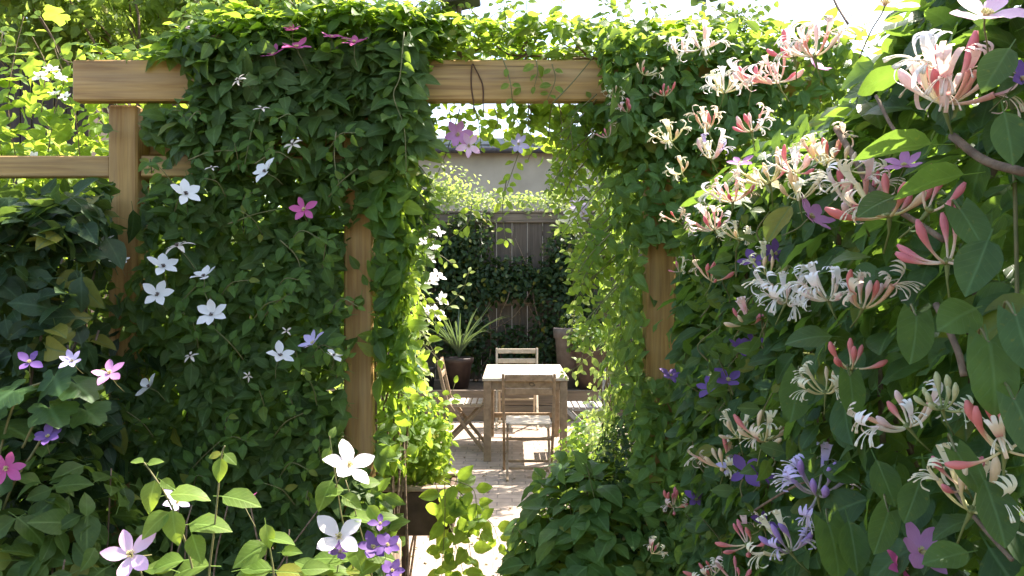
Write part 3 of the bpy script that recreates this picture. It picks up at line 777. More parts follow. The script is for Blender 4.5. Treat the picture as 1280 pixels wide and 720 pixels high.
# pale flowering shrub beside the path just beyond the left jamb
wf = plant('flowering_shrub', 'tall shrub with small pale leaves and white blossom just inside the gateway on the left', 'shrub', (-.52, 3.9, 0))
g = Geo(); p, o = mound(800, (-.60, 3.9, 1.25), (.19, .35, .68), k=1, low=-1)
dress(g, L_SMALL, p, o, sizes(len(p), .028, .05), jit=.9); g.build('foliage', M['pale'], wf)
stems(wf, [wander((-.52, 3.9, 0), (-.5 + random.uniform(-.15, .15), 3.9 + random.uniform(-.2, .2), random.uniform(1.2, 1.8)), 7, .08) for i in range(8)], .006)
for u, v in ((545, 290), (538, 312), (532, 330), (541, 350), (530, 385), (545, 392), (522, 300), (550, 376), (518, 345), (512, 292)):
    for _ in range(2): flower(wf, 'white', P(u + random.uniform(-6, 6), v + random.uniform(-6, 6), 3.55), random.uniform(.032, .048), face=(.7 + random.gauss(0, .3), -.6, .7))
gs = Geo(); gl = Geo()
for pts in ([(540, 400), (560, 382), (578, 362), (586, 340)], [(520, 330), (545, 318), (566, 330)], [(515, 420), (535, 436), (549, 450)]):
    sprig(gs, gl, [P(u, v, 3.5) for u, v in pts], L_SMALL, .05, .05)
gs.build_split('shoot_stem', M['stem'], wf); gl.build('shoot_leaves', M['pale'], wf)

# ------------------------------------------------------------------ 5. right arch: small-leaved clematis wall and variegated vine
av = plant('arch_vine', 'mid green small leaved vine clothing the right post and side of the gateway', 'climbing vine', (.5, 2.7, 0))
g = Geo()
p, o = shell(3400, (.31, 2.36, .55), (1.05, 3.1, 2.25), {'-y': 1.5, '-x': 1.0, '+z': .35}, depth=.05, bulge=.06, k=4.4)
p[:, 0] += .10 * np.clip((1.75 - p[:, 2]), 0, 1) * (p[:, 0] < .5)
dress(g, L_CLEM, p, o, sizes(len(p), .035, .062), tri=False, keep=clear_timber, up=.35, jit=.55)
p, o = shell(2300, (.33, 2.40, .55), (1.05, 3.1, 2.25), {'-y': 1.2, '-x': .8}, depth=.08, bulge=.03, k=5.4)
p[:, 0] += .10 * np.clip((1.75 - p[:, 2]), 0, 1) * (p[:, 0] < .5)
dress(g, L_CLEM, p + (0, .04, 0), o, sizes(len(p), .035, .062), tri=False, keep=clear_timber, up=.35, jit=.6)
for za, zb, m in ((1.68, 2.1, 190), (.5, 1.28, 300)):
    p = np.array((.37, 2.36, za)) + rng.random((m, 3)) * np.array((.19, .09, zb - za)); dress(g, L_CLEM, p, np.tile((0, -1., 0), (m, 1)), sizes(m, .035, .062), keep=clear_timber)
p = np.array((.5, 2.7, .5)) + rng.random((900, 3)) * np.array((.5, .35, 1.65)); dress(g, L_CLEM, p, rand_dirs(900), .08)
p, o = shell(900, (.28, 2.30, 1.98), (1.0, 2.40, 2.30), {'-y': 1, '+z': .3, '-x': .3}, depth=.03, bulge=.05, k=6.9)
dress(g, L_CLEM, p, o, sizes(len(p), .04, .068), keep=clear_timber, up=.4)
p, o = shell(700, (.24, 2.40, 1.95), (.7, 2.62, 2.2), {'-y': 1, '-x': .6, '-z': .5}, depth=.05, bulge=.07, k=6.4)
dress(g, L_CLEM, p, o, sizes(len(p), .04, .068), tri=False, keep=clear_timber, up=.35, jit=.7)
g.build('foliage', M['bush'], av)
stems(av, [wander((.5 + random.uniform(-.1, .2), 2.6, 0), (random.uniform(.35, .9), random.uniform(2.45, 2.8), random.uniform(1.4, 2.3)), 9, .1) for i in range(14)], .006)
for i in range(34):
    v = random.uniform(135, 420); u = float(np.interp(v, [135, 200, 300, 420], [722, 718, 738, 752]))
    gs = Geo(); gl = Geo(); Y = random.uniform(2.36, 2.6); q = [P(u + 25, v - 30, Y), P(u - random.uniform(0, 8), v, Y), P(u - random.uniform(4, 30), v + random.uniform(5, 50), Y)]
    sprig(gs, gl, q, L_CLEM, .042, .03); gs.build_split('shoot_stem', M['stem'], av); gl.build('shoot_leaves', M['clem2' if i % 2 else 'lime'], av)
vv = plant('variegated_vine', 'silvery variegated small leaved vine trailing down the right edge of the gateway', 'climbing vine', (.4, 3.3, 0))
g = Geo()
p, o = shell(900, (.35, 2.9, .75), (.45, 3.5, 1.95), {'-x': 1, '-y': .6}, depth=.03, bulge=.05, k=7.1)
p[:, 0] += .06 * np.sin(p[:, 2] * 4 + 1) + .1 * np.clip(1.5 - p[:, 2], 0, 1)
dress(g, L_SMALL, p, o, sizes(len(p), .028, .05), jit=.9); g.build('foliage', M['pale'], vv)
gs = Geo(); gl = Geo()
for pts in ([(745, 270), (718, 285), (695, 282)], [(740, 300), (722, 320), (712, 345)], [(735, 350), (720, 385), (712, 425)], [(740, 420), (728, 445), (722, 475)], [(745, 250), (735, 275), (716, 305), (700, 322)],
            [(742, 440), (722, 458), (706, 468)]):
    sprig(gs, gl, [P(u, v, 3.0) for u, v in pts], L_SMALL, .045, .04)
gs.build_split('shoot_stem', M['stem'], vv); gl.build('shoot_leaves', M['pale'], vv)
stems(vv, [wander((.42, 3.2, 0), (.38, random.uniform(3, 3.4), random.uniform(1.3, 1.9)), 9, .06) for i in range(7)], .004)
for u, v, k in ((716, 266, 'white'), (724, 258, 'lilac'), (712, 276, 'white'), (722, 280, 'white'), (730, 268, 'lilac')):
    flower(vv, k, P(u, v, 2.85), .038, face=(-.4, -.8, .5))

# ------------------------------------------------------------------ 6. honeysuckle hedge on the right
HX = .45
hv = plant('honeysuckle', 'large honeysuckle hedge along the right covered in pink and cream flower clusters', 'honeysuckle', (.8, 1.3, 0))
g = Geo()
p, o = shell(7600, (HX, .55, .25), (1.15, 2.1, 1.87), {'-x': 1.0, '+y': .25}, depth=.05, bulge=.05, k=8.2)
rise = lambda y: .13 * np.clip((1.3 - y) / .3, 0, 1)
p[:, 2] += rise(p[:, 1]) * np.clip((p[:, 2] - 1.2) / .6, 0, 1)
p[:, 0] += .7 * np.clip(p[:, 2] - 1.70 - rise(p[:, 1]), 0, .4)
dress(g, L_HONEY_FINE, p, o, sizes(len(p), .038, .078), up=.8, jit=.75, droop=.35)
p, o = shell(2300, (HX + .02, .55, 1.2), (1.2, 2.1, 1.85), {'+z': 1}, depth=.05, bulge=.05, k=9.2)
p[:, 2] -= .14 * np.clip(1 - (p[:, 0] - HX) / .28, 0, 1) ** 2 - rise(p[:, 1])
dress(g, L_HONEY_FINE, p, o, sizes(len(p), .04, .075), up=.2, jit=.7, droop=.2)
m = 4500; p = np.array((HX + .08, .6, .25)) + rng.random((m, 3)) * np.array((.6, 1.45, 1.45)); dress(g, L_HONEY, p, rand_dirs(m), sizes(m, .05, .085))
g.build('foliage', M['honey'], hv)
# the nearest big leaves and the woody canes
gs = Geo(); gl = Geo(); gb = Geo()
def HY(u, k=.95): return float(np.clip(HX * 1000 / max(u - 640, 1) * k, .62, 2.25))
for u, v, L, d, nn in ((1165, 180, .088, (-.9, .1, -.05), (-.1, .42, .9)), (1205, 218, .085, (-.9, .1, -.12), (-.15, .50, .85)), (1130, 92, .055, (-.8, .2, -.15), (-.1, .6, .8)), (1262, 60, .06, (-.5, 0, -.9), (-.3, -.8, .4)),
                        (1255, 140, .06, (.2, .1, -1), (-.4, -.8, .3)), (1235, 300, .075, (-.3, 0, -1), (-.3, -.8, .4)), (1220, 385, .07, (-.8, 0, -.6), (0, -.8, .6)), (1090, 322, .045, (-1, .2, -.2), (0, -.3, .9)),
                        (1120, 245, .05, (-.8, .2, -.6), (0, -.6, .7)), (1040, 420, .05, (-1, .1, -.1), (0, -.7, .7)), (1230, 600, .07, (.2, .1, -1), (-.2, -.9, .4)), (1210, 690, .055, (-.9, .1, -.5), (0, -.7, .7)),
                        (1095, 575, .05, (.3, 0, -1), (-.2, -.9, .3)), (1060, 650, .055, (.1, 0, -1), (-.2, -.9, .3)), (1150, 600, .05, (-.4, 0, -.9), (-.2, -.9, .5)), (1020, 420, .05, (.9, 0, -.2), (0, -.8, .6))):
    Y = HY(u, .88); put(gl, L_HONEY_FINE, P(u, v, Y), np.array(nn) + rng.normal(0, .1, 3), np.array(d), L * (Y / .85))
gl.build('large_leaves', M['honey'], hv)
for pts, rad in (([(1100, 250), (1086, 232), (1072, 205), (1045, 160)], .004), ([(1090, 250), (1130, 268), (1180, 300)], .003), ([(1205, 470), (1196, 435), (1170, 380)], .0032), ([(1280, 215), (1230, 200), (1190, 170)], .004),
                 ([(1060, 30), (1045, 5), (1040, -10)], .0016), ([(1150, 180), (1120, 165), (1095, 120)], .002), ([(1265, 700), (1225, 655), (1190, 610)], .002), ([(940, 640), (980, 615), (1010, 600)], .002)):
    gb.tube(smooth([P(u, v, HY(u, .93)) for u, v in pts]), rad, 7)
for i in range(26):
    y = random.uniform(.65, 2.0); gb.tube(smooth(wander((.75, y, 0), (random.uniform(.48, .75), y + random.uniform(-.3, .3), random.uniform(1.2, 1.75)), 8, .12), 3), .0045, 5)
gb.build_split('stem', M['bark'], hv)

CL = [  # pixel, palettes, buds, open flowers, size
    (804, 94, 'pink cream', 5, 2, .9), (831, 121, 'rose pink', 7, 1, .95), (785, 141, 'rose pink', 6, 2, 1), (768, 121, 'cream', 3, 4, .8), (905, 117, 'white cream', 3, 6, 1), (939, 107, 'rose white', 5, 4, 1),
    (972, 104, 'white rose', 4, 5, 1), (839, 178, 'cream', 2, 6, 1), (885, 163, 'cream pink', 4, 5, 1.05), (940, 165, 'rose white', 5, 3, .95), (889, 199, 'white cream lilac', 3, 5, 1.1), (852, 217, 'cream', 4, 3, .85),
    (962, 230, 'cream rose', 5, 5, 1.1), (916, 253, 'white rose', 4, 6, 1.1), (993, 216, 'rose white', 6, 3, .9), (1032, 207, 'cream pink', 5, 4, .95), (1062, 214, 'cream', 2, 3, .8), (893, 288, 'rose white', 3, 6, 1.05),
    (847, 276, 'pink cream', 4, 2, .85), (1070, 262, 'white rose', 6, 5, 1.15), (1112, 272, 'cream pink', 6, 2, 1.25), (1180, 132, 'white rose', 7, 9, 1.3), (877, 62, 'white', 4, 6, 1.1), (850, 70, 'white', 3, 6, 1),
    (1018, 72, 'white rose', 4, 6, 1.1), (993, 72, 'rose white', 5, 3, 1), (890, 352, 'pink', 6, 1, 1.1), (983, 378, 'white', 2, 9, 1.15), (1036, 376, 'white', 2, 7, 1.05), (1078, 386, 'pink white', 6, 4, 1.1),
    (1184, 330, 'rose', 7, 0, 1.05), (938, 406, 'rose cream', 6, 2, 1), (1064, 462, 'pink', 6, 0, 1.05), (1032, 492, 'cream', 3, 4, .85), (1136, 535, 'white pink', 3, 5, 1), (1178, 512, 'green', 8, 1, .8), (1256, 565, 'pink', 6, 2, 1.1),
    (1214, 640, 'cream', 2, 5, 1.05), (955, 552, 'pink cream', 7, 3, 1.2), (905, 585, 'pink cream', 6, 5, 1.15), (925, 548, 'cream', 3, 4, 1), (842, 634, 'rose pink', 7, 2, 1.1), (815, 692, 'rose cream', 4, 3, .9), (935, 682, 'pink rose', 7, 2, 1.15),
    (988, 690, 'cream lilac', 4, 6, 1.15), (1022, 618, 'lilac', 5, 6, 1.3), (890, 722, 'pink cream', 5, 3, 1), (920, 728, 'rose', 5, 1, 1), (960, 345, 'cream green', 4, 3, .85), (925, 300, 'cream', 2, 5, .8), (1000, 250, 'cream', 3, 4, .9),
    (1205, 610, 'rose', 4, 0, 1), (760, 172, 'rose cream', 3, 2, .8), (850, 340, 'cream rose', 3, 2, .7), (1160, 265, 'rose', 3, 0, 1.1),
]
for u, v, pals, nb, no, s in CL:
    Y = HY(u, .90) if u > 835 else 2.28
    p = P(u, v, Y)
    cluster(hv, p, pals.split(), nb, no, face=(-.25 + random.gauss(0, .2), -.35 + random.gauss(0, .15), .85), size=s * .92, fan=(1.0, 1.95) if s > 1.22 else (.95, 1.8))
for u, v, s, k in ((1231, 22, 90, 'blush'), (1106, 8, 70, 'blush')):
    Y = HY(u, .86); flower(hv, k, P(u, v, Y), s * Y * .00062, face=(-.1, -.6, .7), label='large pale pink striped flower')

# 7. violet clematis scrambling through the honeysuckle
pv = plant('clematis_vine', 'clematis with crumpled violet and mauve flowers threaded through the honeysuckle on the right', 'clematis', (.5, 1.6, 0))
gs = Geo(); gl = Geo()
for u, v, s, k in ((888, 486, 34, 'violet'), (910, 476, 36, 'violet'), (925, 437, 32, 'violet'), (940, 428, 26, 'violet'), (943, 327, 36, 'violet'), (968, 317, 30, 'violet'), (1012, 272, 50, 'mauve'), (932, 590, 40, 'violet'),
                   (915, 585, 30, 'lilac'), (952, 595, 28, 'violet'), (955, 655, 32, 'violet'), (965, 672, 26, 'violet'), (870, 625, 26, 'violet'), (975, 205, 30, 'lilac'), (1150, 690, 62, 'mauve'), (1132, 712, 48, 'pink'), (1020, 85, 30, 'mauve'),
                   (1130, 208, 40, 'mauve'), (1275, 100, 50, 'violet'), (838, 470, 24, 'violet'), (925, 205, 30, 'mauve')):
    Y = HY(u, .92) if u > 850 else 2.33
    flower(pv, k, P(u, v, Y), s * Y * .00062)
for i in range(26):
    u = random.uniform(870, 1000); v = random.uniform(300, 700); Y = HY(u, .95)
    sprig(gs, gl, [P(u, v, Y), P(u + random.uniform(-15, 15), v - 20, Y), P(u + random.uniform(-25, 25), v - 45, Y * .98)], L_CLEM, .045, .03)
gs.build_split('stem', M['stem'], pv); gl.build('foliage', M['clem'], pv)

# 8. heart-leaved bindweed in front
bw = plant('bindweed', 'broad heart shaped leaves of bindweed hanging at the far right of the honeysuckle', 'bindweed', (.42, .8, 0))
gs = Geo(); gl = Geo()
for u, v, L, d, nn in ((1236, 428, .074, (.05, 0, -1), (-.15, -1, .15)), (1268, 500, .06, (.3, 0, -1), (-.3, -1, .3)), (1062, 470, .042, (-.1, 0, -1), (.1, -1, .35)), (1270, 395, .06, (.2, 0, -1), (-.5, -.9, .3)), (1200, 262, .05, (.3, 0, -1), (-.3, -.9, .5)),
                        (1035, 655, .055, (.1, 0, -1), (.1, -1, .3)), (1145, 395, .055, (-.3, 0, -1), (0, -.9, .6)), (1110, 640, .045, (-.5, 0, -.9), (0, -1, .4)), (1195, 565, .045, (.4, 0, -1), (0, -1, .4)), (1000, 470, .05, (-.3, 0, -1), (-.1, -1, .5))):
    Y = HY(u, .86); p = P(u, v, Y); put(gl, L_HEART, p, np.array(nn), np.array(d), L * Y / .75 * .95, .55 + .3 * random.random())
    gs.tube(smooth([p, p + (.01, .03, .01), p + (.05, .10, -.02)]), .0012, 5)
gs.tube(smooth([(.50, .8, 0), (.47, .78, .6), (.50, .80, 1.1), (.48, .76, 1.5), (.5, .8, 1.75)]), .002, 5)
gl.build('leaves', M['honey'], bw); gs.build_split('stem', M['stem'], bw)

# ------------------------------------------------------------------ 9. left foreground shrubs
ls = plant('dark_shrub', 'dark broad leaved shrub in deep shade at the left edge in front of the rail', 'shrub', (-1.5, 2.2, 0))
g = Geo()
p, o = shell(2400, (-1.85, 2.05, .2), (-1.12, 2.45, 1.80), {'-y': 1, '+x': .25, '+z': .3}, depth=.07, bulge=.10, k=11)
dress(g, L_OVAL, p, o, sizes(len(p), .05, .11), keep=clear_timber, up=.6)
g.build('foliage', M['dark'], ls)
stems(ls, [wander((-1.5, 2.25, 0), (random.uniform(-1.8, -1.15), random.uniform(2.1, 2.4), random.uniform(1.1, 1.85)), 8, .12) for i in range(14)], .006)
lb = plant('screen_creeper', 'dense dusky creeper on the rail left of the first post', 'climbing vine', (-1.8, 2.55, 0))
g = Geo()
p, o = shell(1500, (-2.9, 2.48, .3), (-1.2, 2.66, 1.86), {'-y': 1, '+y': .8}, depth=.05, bulge=.05, k=12)
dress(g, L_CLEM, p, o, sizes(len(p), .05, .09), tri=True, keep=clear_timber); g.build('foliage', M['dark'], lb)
stems(lb, [wander((random.uniform(-2.6, -1.3), 2.55, 0), (random.uniform(-2.6, -1.3), 2.55, random.uniform(1.3, 1.95)), 8, .12) for i in range(10)], .006)

gv = plant('grape_vine', 'lobed vine leaves with violet flowers low at the left edge', 'vine', (-1.2, 1.95, 0))
gs = Geo(); gl = Geo()
for u, v, s in ((30, 490, 75), (75, 478, 70), (105, 472, 60), (58, 505, 62), (20, 525, 70), (95, 500, 55), (5, 480, 60), (40, 565, 60), (10, 560, 55), (-15, 510, 70), (0, 600, 60), (60, 470, 45)):
    Y = 1.95 + random.uniform(-.10, .12); put(gl, L_LOBED, P(u + random.uniform(-14, 14), v + random.uniform(-14, 14), Y), np.array((.1, -.65, .65)) + rng.normal(0, .38, 3), np.array((random.uniform(-.5, .8), 0, -.8)), s * Y / 1000 * .80, .05 + .6 * random.random())
for pts in ([(-20, 720), (10, 620), (45, 560), (80, 500)], [(0, 700), (-5, 600), (20, 500), (60, 475)], [(28, 560), (50, 520), (95, 490), (110, 478)]):
    gs.tube(smooth([P(u, v, 1.95) for u, v in pts]), .003, 6)
gs.tube(smooth([(-1.3, 1.95, 0), (-1.29, 1.95, .5), P(-20, 720, 1.95)]), .004, 6)
gl.build('leaves', M['honey'], gv); gs.build_split('stem', M['stem'], gv)
for u, v, s, k in ((37, 453, 30, 'violet'), (90, 452, 26, 'lilac'), (60, 546, 30, 'violet'), (137, 467, 38, 'mauve')):
    flower(gv, k, P(u, v, 1.84), s * .0011, face=(.1, -.7, .7))
flower(gv, 'pink', P(8, 586, 1.84), .044, face=(.3, -1, .3), label='magenta flower')

lf = plant('leafy_shrub', 'green oval leaved shrub in the bottom left corner', 'shrub', (-1.25, 2.0, 0))
g = Geo(); p, o = mound(520, (-1.22, 2.02, .80), (.30, .22, .36), k=4, low=-.6)
dress(g, L_OVAL, p, o, sizes(len(p), .06, .10)); g.build('foliage', M['clem'], lf)
stems(lf, [wander((-1.2, 2.05, 0), (-1.22 + random.uniform(-.2, .2), 2.0 + random.uniform(-.2, .2), random.uniform(.7, 1.15)), 6, .08) for i in range(9)], .004)

# low dark planting at the foot of the screen
lo_ = plant('ground_shrub', 'dark leafy shrub at the foot of the white clematis screen', 'shrub', (-.8, 2.1, 0))
g = Geo(); p, o = shell(900, (-1.3, 2.1, .2), (-.38, 2.35, .62), {'-y': 1, '+z': .6}, depth=.07, bulge=.09, k=14)
dress(g, L_CLEM, p, o, sizes(len(p), .05, .09), up=.7); g.build('foliage', M['clem'], lo_)
stems(lo_, [wander((random.uniform(-1.2, -.5), 2.2, 0), (random.uniform(-1.2, -.5), 2.15, random.uniform(.6, 1.0)), 6, .08) for i in range(10)], .004)

# ------------------------------------------------------------------ 11. sunny foliage and blossom top left, shed, trees
tl = plant('sunny_creeper', 'bright sunlit creeper with white blossom above the rail left of the beam end', 'climbing vine', (-1.7, 2.9, 0))
g = Geo()
p, o = shell(1500, (-2.5, 2.72, 1.5), (-1.22, 3.2, 2.10), {'-y': 1, '+z': 1.0}, depth=.09, bulge=.13, k=15)
dress(g, L_CLEM, p, o, sizes(len(p), .035, .07), jit=1.1, up=.4); 
p = P(20, 150, 2.75) + rng.normal(0, 1, (50, 3)) * (.16, .08, .10); put(g, L_LOBED, p, np.array((0, -.4, .7)) + rng.normal(0, .7, (50, 3)), rand_dirs(50) + (0, 0, -.5), sizes(50, .05, .09))
p, o = shell(420, (-1.75, 2.75, 1.9), (-1.12, 2.95, 2.32), {'-y': 1, '+z': .4}, depth=.06, bulge=.1, k=16.5)
dress(g, L_CLEM, p, o, sizes(len(p), .03, .06), jit=1.1, up=.4)
g.build('foliage', M['lime'], tl)
gs = Geo(); gl = Geo()
for pts in ([(20, 200), (10, 130), (18, 70), (30, 20)], [(60, 190), (70, 130), (80, 100), (68, 60)], [(100, 200), (95, 150), (84, 115)], [(5, 220), (-5, 120), (3, 40)], [(52, 140), (55, 110), (57, 80), (40, 45)], [(118, 80), (80, 75), (65, 45), (50, 20)]):
    sprig(gs, gl, [P(u, v, 2.75) for u, v in pts], L_HONEY, .06, .05)
gs.build_split('stem', M['bark'], tl); gl.build('shoot_leaves', M['lime'], tl)
stems(tl, [wander((random.uniform(-2.4, -1.4), 2.9, 0), (random.uniform(-2.4, -1.3), 2.9, random.uniform(1.5, 2.1)), 8, .1) for i in range(8)], .006)
for u, v in ((60, 92), (72, 98), (68, 118), (52, 96), (80, 122), (40, 200), (64, 88)):
    flower(tl, 'white', P(u + random.uniform(-4, 4), v, 2.68), random.uniform(.022, .032))

sh = thing('garden_shed', 'dark timber shed with a pale felt roof edge behind the creeper at the left', 'shed', (-4.4, 7.0, 0))
g = Geo()
for i in range(22): g.box((-5.9 + i * .1, 7.0, 0), (-5.805 + i * .1, 7.03, 3.62), bev=.004)
g.box((-5.9, 7.032, 0), (-3.7, 8, 3.6)); g.build('wall', M['shed'], sh)
g = Geo(); g.box((-6.1, 6.8, 3.625), (-3.6, 8.2, 3.74), bev=.01, rot=None); g.build('roof', M['felt'], sh)

def tree(name, label, base, h, crown, n, L, mat, k=0.0, clumps=26, trunk_r=.10, pal='tree'):
    t = thing(name, label, 'tree', base); b = np.array(base, float); g = Geo(); gl = Geo()
    c = np.array(crown[0], float); r = np.array(crown[1], float)
    top = np.array([c[0], c[1], c[2] + r[2] * .5]); path = smooth(wander(b, top, 7, .25), 4)
    g.tube(path, np.linspace(trunk_r, trunk_r * .18, len(path)), 9)
    cs = c + rand_dirs(clumps) * r * (.45 + .5 * rng.random((clumps, 1)))
    for q in cs:
        j = path[int(len(path) * random.uniform(.35, .8))]
        g.tube(smooth(wander(j, q, 6, .15), 3), np.linspace(trunk_r * .32, .006, 16), 6)
    per = n // clumps
    for q in cs:
        s = r.mean() * random.uniform(.26, .45)
        d = rand_dirs(per); pts = q + d * s * (rng.random((per, 1)) ** .5) * np.array((1.15, 1.15, .75))
        dress(gl, L_TREE, pts, d, sizes(per, L * .7, L * 1.3), jit=.8)
    g.build('trunk', M['bark'], t); gl.build('crown', M[mat], t)
    return t
tree('broadleaf_tree', 'tall leafy green tree overhanging the shed at the upper left', (-4.6, 10, 0), 6, ((-4.4, 9.6, 4.9), (2.6, 1.4, 1.35)), 9500, .13, 'tree', clumps=48, trunk_r=.16)
tree('broadleaf_tree', 'small leafy tree rising behind the left part of the pergola', (-2.5, 6.0, 0), 5, ((-2.55, 5.9, 3.68), (1.6, .8, .62)), 11000, .085, 'tree', clumps=46, trunk_r=.045)
tree('patio_tree', 'slender tree beside the patio behind the right hedge shading the path', (1.55, 7.2, 0), 3.3, ((1.5, 7.15, 2.55), (.66, .66, .62)), 3800, .085, 'tree', clumps=18, trunk_r=.05)

# ------------------------------------------------------------------ 12. foreground sprigs in the sun
fs = plant('foreground_clematis', 'sunlit young clematis shoots with a pale pink flower at the bottom left', 'clematis', (-.42, 1.15, 0))
gs = Geo(); gl = Geo(); FY = 1.15
def stemline(pts, rad=.0017): gs.tube(smooth([P(u, v, FY) for u, v in pts]), np.linspace(rad, rad * .6, len(smooth([P(u, v, FY) for u, v in pts]))), 6)
stemline([(250, 760), (238, 700), (222, 650), (205, 615), (190, 592), (180, 578)])
stemline([(258, 760), (262, 710), (268, 660), (273, 610), (277, 570), (281, 557)])
stemline([(340, 760), (342, 720), (338, 690), (332, 660)]); stemline([(185, 760), (178, 720), (166, 698)])
gs.tube(smooth([(-.45, 1.2, 0), (-.44, 1.17, .6), P(250, 765, FY)]), .003, 6); gs.tube(smooth([(-.40, 1.2, 0), (-.42, 1.17, .6), P(258, 765, FY)]), .003, 6); gs.tube(smooth([(-.36, 1.2, 0), (-.35, 1.17, .6), P(340, 765, FY)]), .003, 6); gs.tube(smooth([(-.48, 1.2, 0), (-.5, 1.17, .6), P(185, 765, FY)]), .003, 6)
for u, v, L, d, nn in ((180, 578, 22, (-.8, 0, .3), (0, -.5, .8)), (184, 580, 22, (.9, 0, .3), (0, -.6, .8)), (194, 600, 46, (-.1, 0, -1), (.1, -.9, .4)), (201, 600, 26, (.6, 0, -.5), (.1, -.8, .6)), (212, 618, 56, (1, 0, .18), (0, -.5, .9)),
                        (216, 637, 50, (.1, 0, -1), (.2, -.9, .4)), (212, 640, 48, (-.6, 0, -.8), (-.1, -.8, .5)), (236, 655, 62, (1, 0, -.3), (0, -.4, .9)), (240, 668, 44, (.4, -.2, -.9), (0, -.8, .6)),
                        (276, 572, 34, (-.05, 0, -1), (.1, -.9, .3)), (277, 568, 20, (-1, 0, -.2), (0, -.6, .7)), (281, 567, 24, (.7, 0, -.8), (.2, -.7, .6)), (278, 620, 58, (1, 0, -.5), (0, -.5, .8)), (262, 707, 60, (-1, 0, -.1), (0, -.5, .8)),
                        (332, 655, 34, (.1, 0, -1), (.2, -.9, .3)), (335, 672, 40, (.9, 0, -.4), (0, -.5, .9)), (335, 680, 54, (-.6, 0, -.6), (0, -.6, .8)), (352, 690, 30, (.9, 0, -.1), (0, -.7, .7)), (340, 712, 50, (-1, 0, -.1), (0, -.6, .8)),
                        (345, 715, 44, (1, 0, -.2), (0, -.5, .9)), (230, 700, 50, (-.9, 0, -.3), (0, -.6, .8)), (300, 712, 46, (.9, 0, .2), (0, -.5, .9)), (215, 712, 44, (-.8, 0, .2), (0, -.5, .9)), (376, 712, 40, (.9, 0, .1), (0, -.6, .8))):
    put(gl, L_OVAL, P(u, v, FY), np.array(nn) + rng.normal(0, .08, 3), np.array(d), L * FY / 1000 * .92)
gl.build('leaves', M['lime'], fs); gs.build_split('stem', M['stem'], fs)
flower(fs, 'blush', P(164, 694, FY - .01), .042, face=(.1, -.8, .5)); flower(fs, 'lilac', P(221, 628, FY + .03), .024, face=(.4, -.5, .6), label='half open lilac flower'); flower(fs, 'pink', P(304, 628, FY + .06), .026, face=(-.3, .3, .9), label='magenta flower seen from the side')

fw = plant('foreground_clematis', 'sunlit clematis shoots with big white flowers and violet blooms beside the trough', 'clematis', (-.3, 1.6, 0))
gs = Geo(); gl = Geo(); FY = 1.6
for pts in ([(470, 780), (445, 720), (428, 650), (420, 600), (414, 560), (412, 545)], [(480, 790), (465, 720), (450, 660), (432, 600)], [(400, 780), (420, 720), (424, 690)], [(500, 790), (480, 720), (474, 660)]):
    stemline(pts)
for a, b in ((470, 780), (480, 790), (400, 780), (500, 790)):
    q = P(a, b, FY); gs.tube(smooth([(q[0] * .95, 1.65, 0), (q[0] * 1.02, 1.62, .45), q]), .003, 6)
for u, v, L, d, nn in ((415, 600, 46, (-.4, 0, -1), (.1, -.8, .5)), (412, 560, 22, (-.3, 0, -1), (0, -.9, .4)), (413, 548, 18, (.3, 0, 1), (0, -.9, .4)), (428, 620, 36, (.5, 0, -.5), (0, -.7, .7)), (430, 612, 34, (-.7, 0, -.3), (0, -.6, .8)), (450, 605, 30, (.9, 0, .3), (.1, -.7, .7)),
                        (436, 645, 40, (.9, 0, -.3), (0, -.5, .9)), (440, 700, 56, (-1, 0, .05), (0, -.5, .9)), (455, 690, 46, (1, 0, -.3), (0, -.5, .8)), (442, 680, 40, (.3, 0, -1), (.1, -.8, .4)), (420, 712, 44, (-1, 0, -.2), (0, -.5, .9)), (468, 650, 34, (.8, 0, .4), (0, -.6, .8)),
                        (460, 632, 30, (.6, 0, -.8), (0, -.8, .5)), (480, 700, 40, (-.7, 0, -.6), (0, -.6, .8)), (432, 712, 40, (.7, 0, -.4), (0, -.5, .9)), (395, 712, 36, (-.6, 0, .4), (0, -.6, .8)), (405, 715, 40, (.9, 0, .3), (0, -.5, .9))):
    put(gl, L_OVAL, P(u, v, FY), np.array(nn) + rng.normal(0, .08, 3), np.array(d), L * FY / 1000 * .92)
gl.build('leaves', M['lime'], fw); gs.build_split('stem', M['stem'], fw)
flower(fw, 'soft', P(436, 583, FY - .02), .056, face=(.5, -.5, .7)); flower(fw, 'soft', P(424, 672, FY - .03), .056, face=(.1, -.8, .6))
for u, v, s in ((475, 655, 22), (466, 684, 32), (484, 682, 28), (490, 714, 26), (425, 690, 28)):
    flower(fw, 'violet', P(u, v, FY - .02), s * .00105, face=(.2, -.6, .6), label='small violet flower')

# ------------------------------------------------------------------ 13. trough on a post
tr = thing('planting_trough', 'dark brown wooden planting trough on a stout leg at the left of the path', 'planter', (-.36, 3.0, 0))
g = Geo()
x0, x1, y0, y1, z0, z1 = -.50, -.22, 2.95, 3.2, .635, .80
g.box((x0, y0, z0), (x1, y0 + .022, z1), bev=.004); g.box((x0, y1 - .022, z0), (x1, y1, z1), bev=.004); g.box((x0, y0 + .0225, z0), (x0 + .02, y1 - .0225, z1), bev=.004)
g.box((x1 - .02, y0 + .0225, z0), (x1, y1 - .0225, z1), bev=.004); g.box((x0 + .021, y0 + .023, z0 + .002), (x1 - .021, y1 - .023, z0 + .02)); g.build('box', M['rust'], tr)
g = Geo(); g.box((x0 - .012, y0 - .012, z1 + .001), (x1 + .012, y0 + .03, z1 + .017), bev=.004); g.build('rim', M['log'], tr); g = Geo(); g.box((x0 - .012, y1 - .03, z1 + .001), (x1 + .012, y1 + .012, z1 + .017), bev=.004); g.build('rim', M['log'], tr)
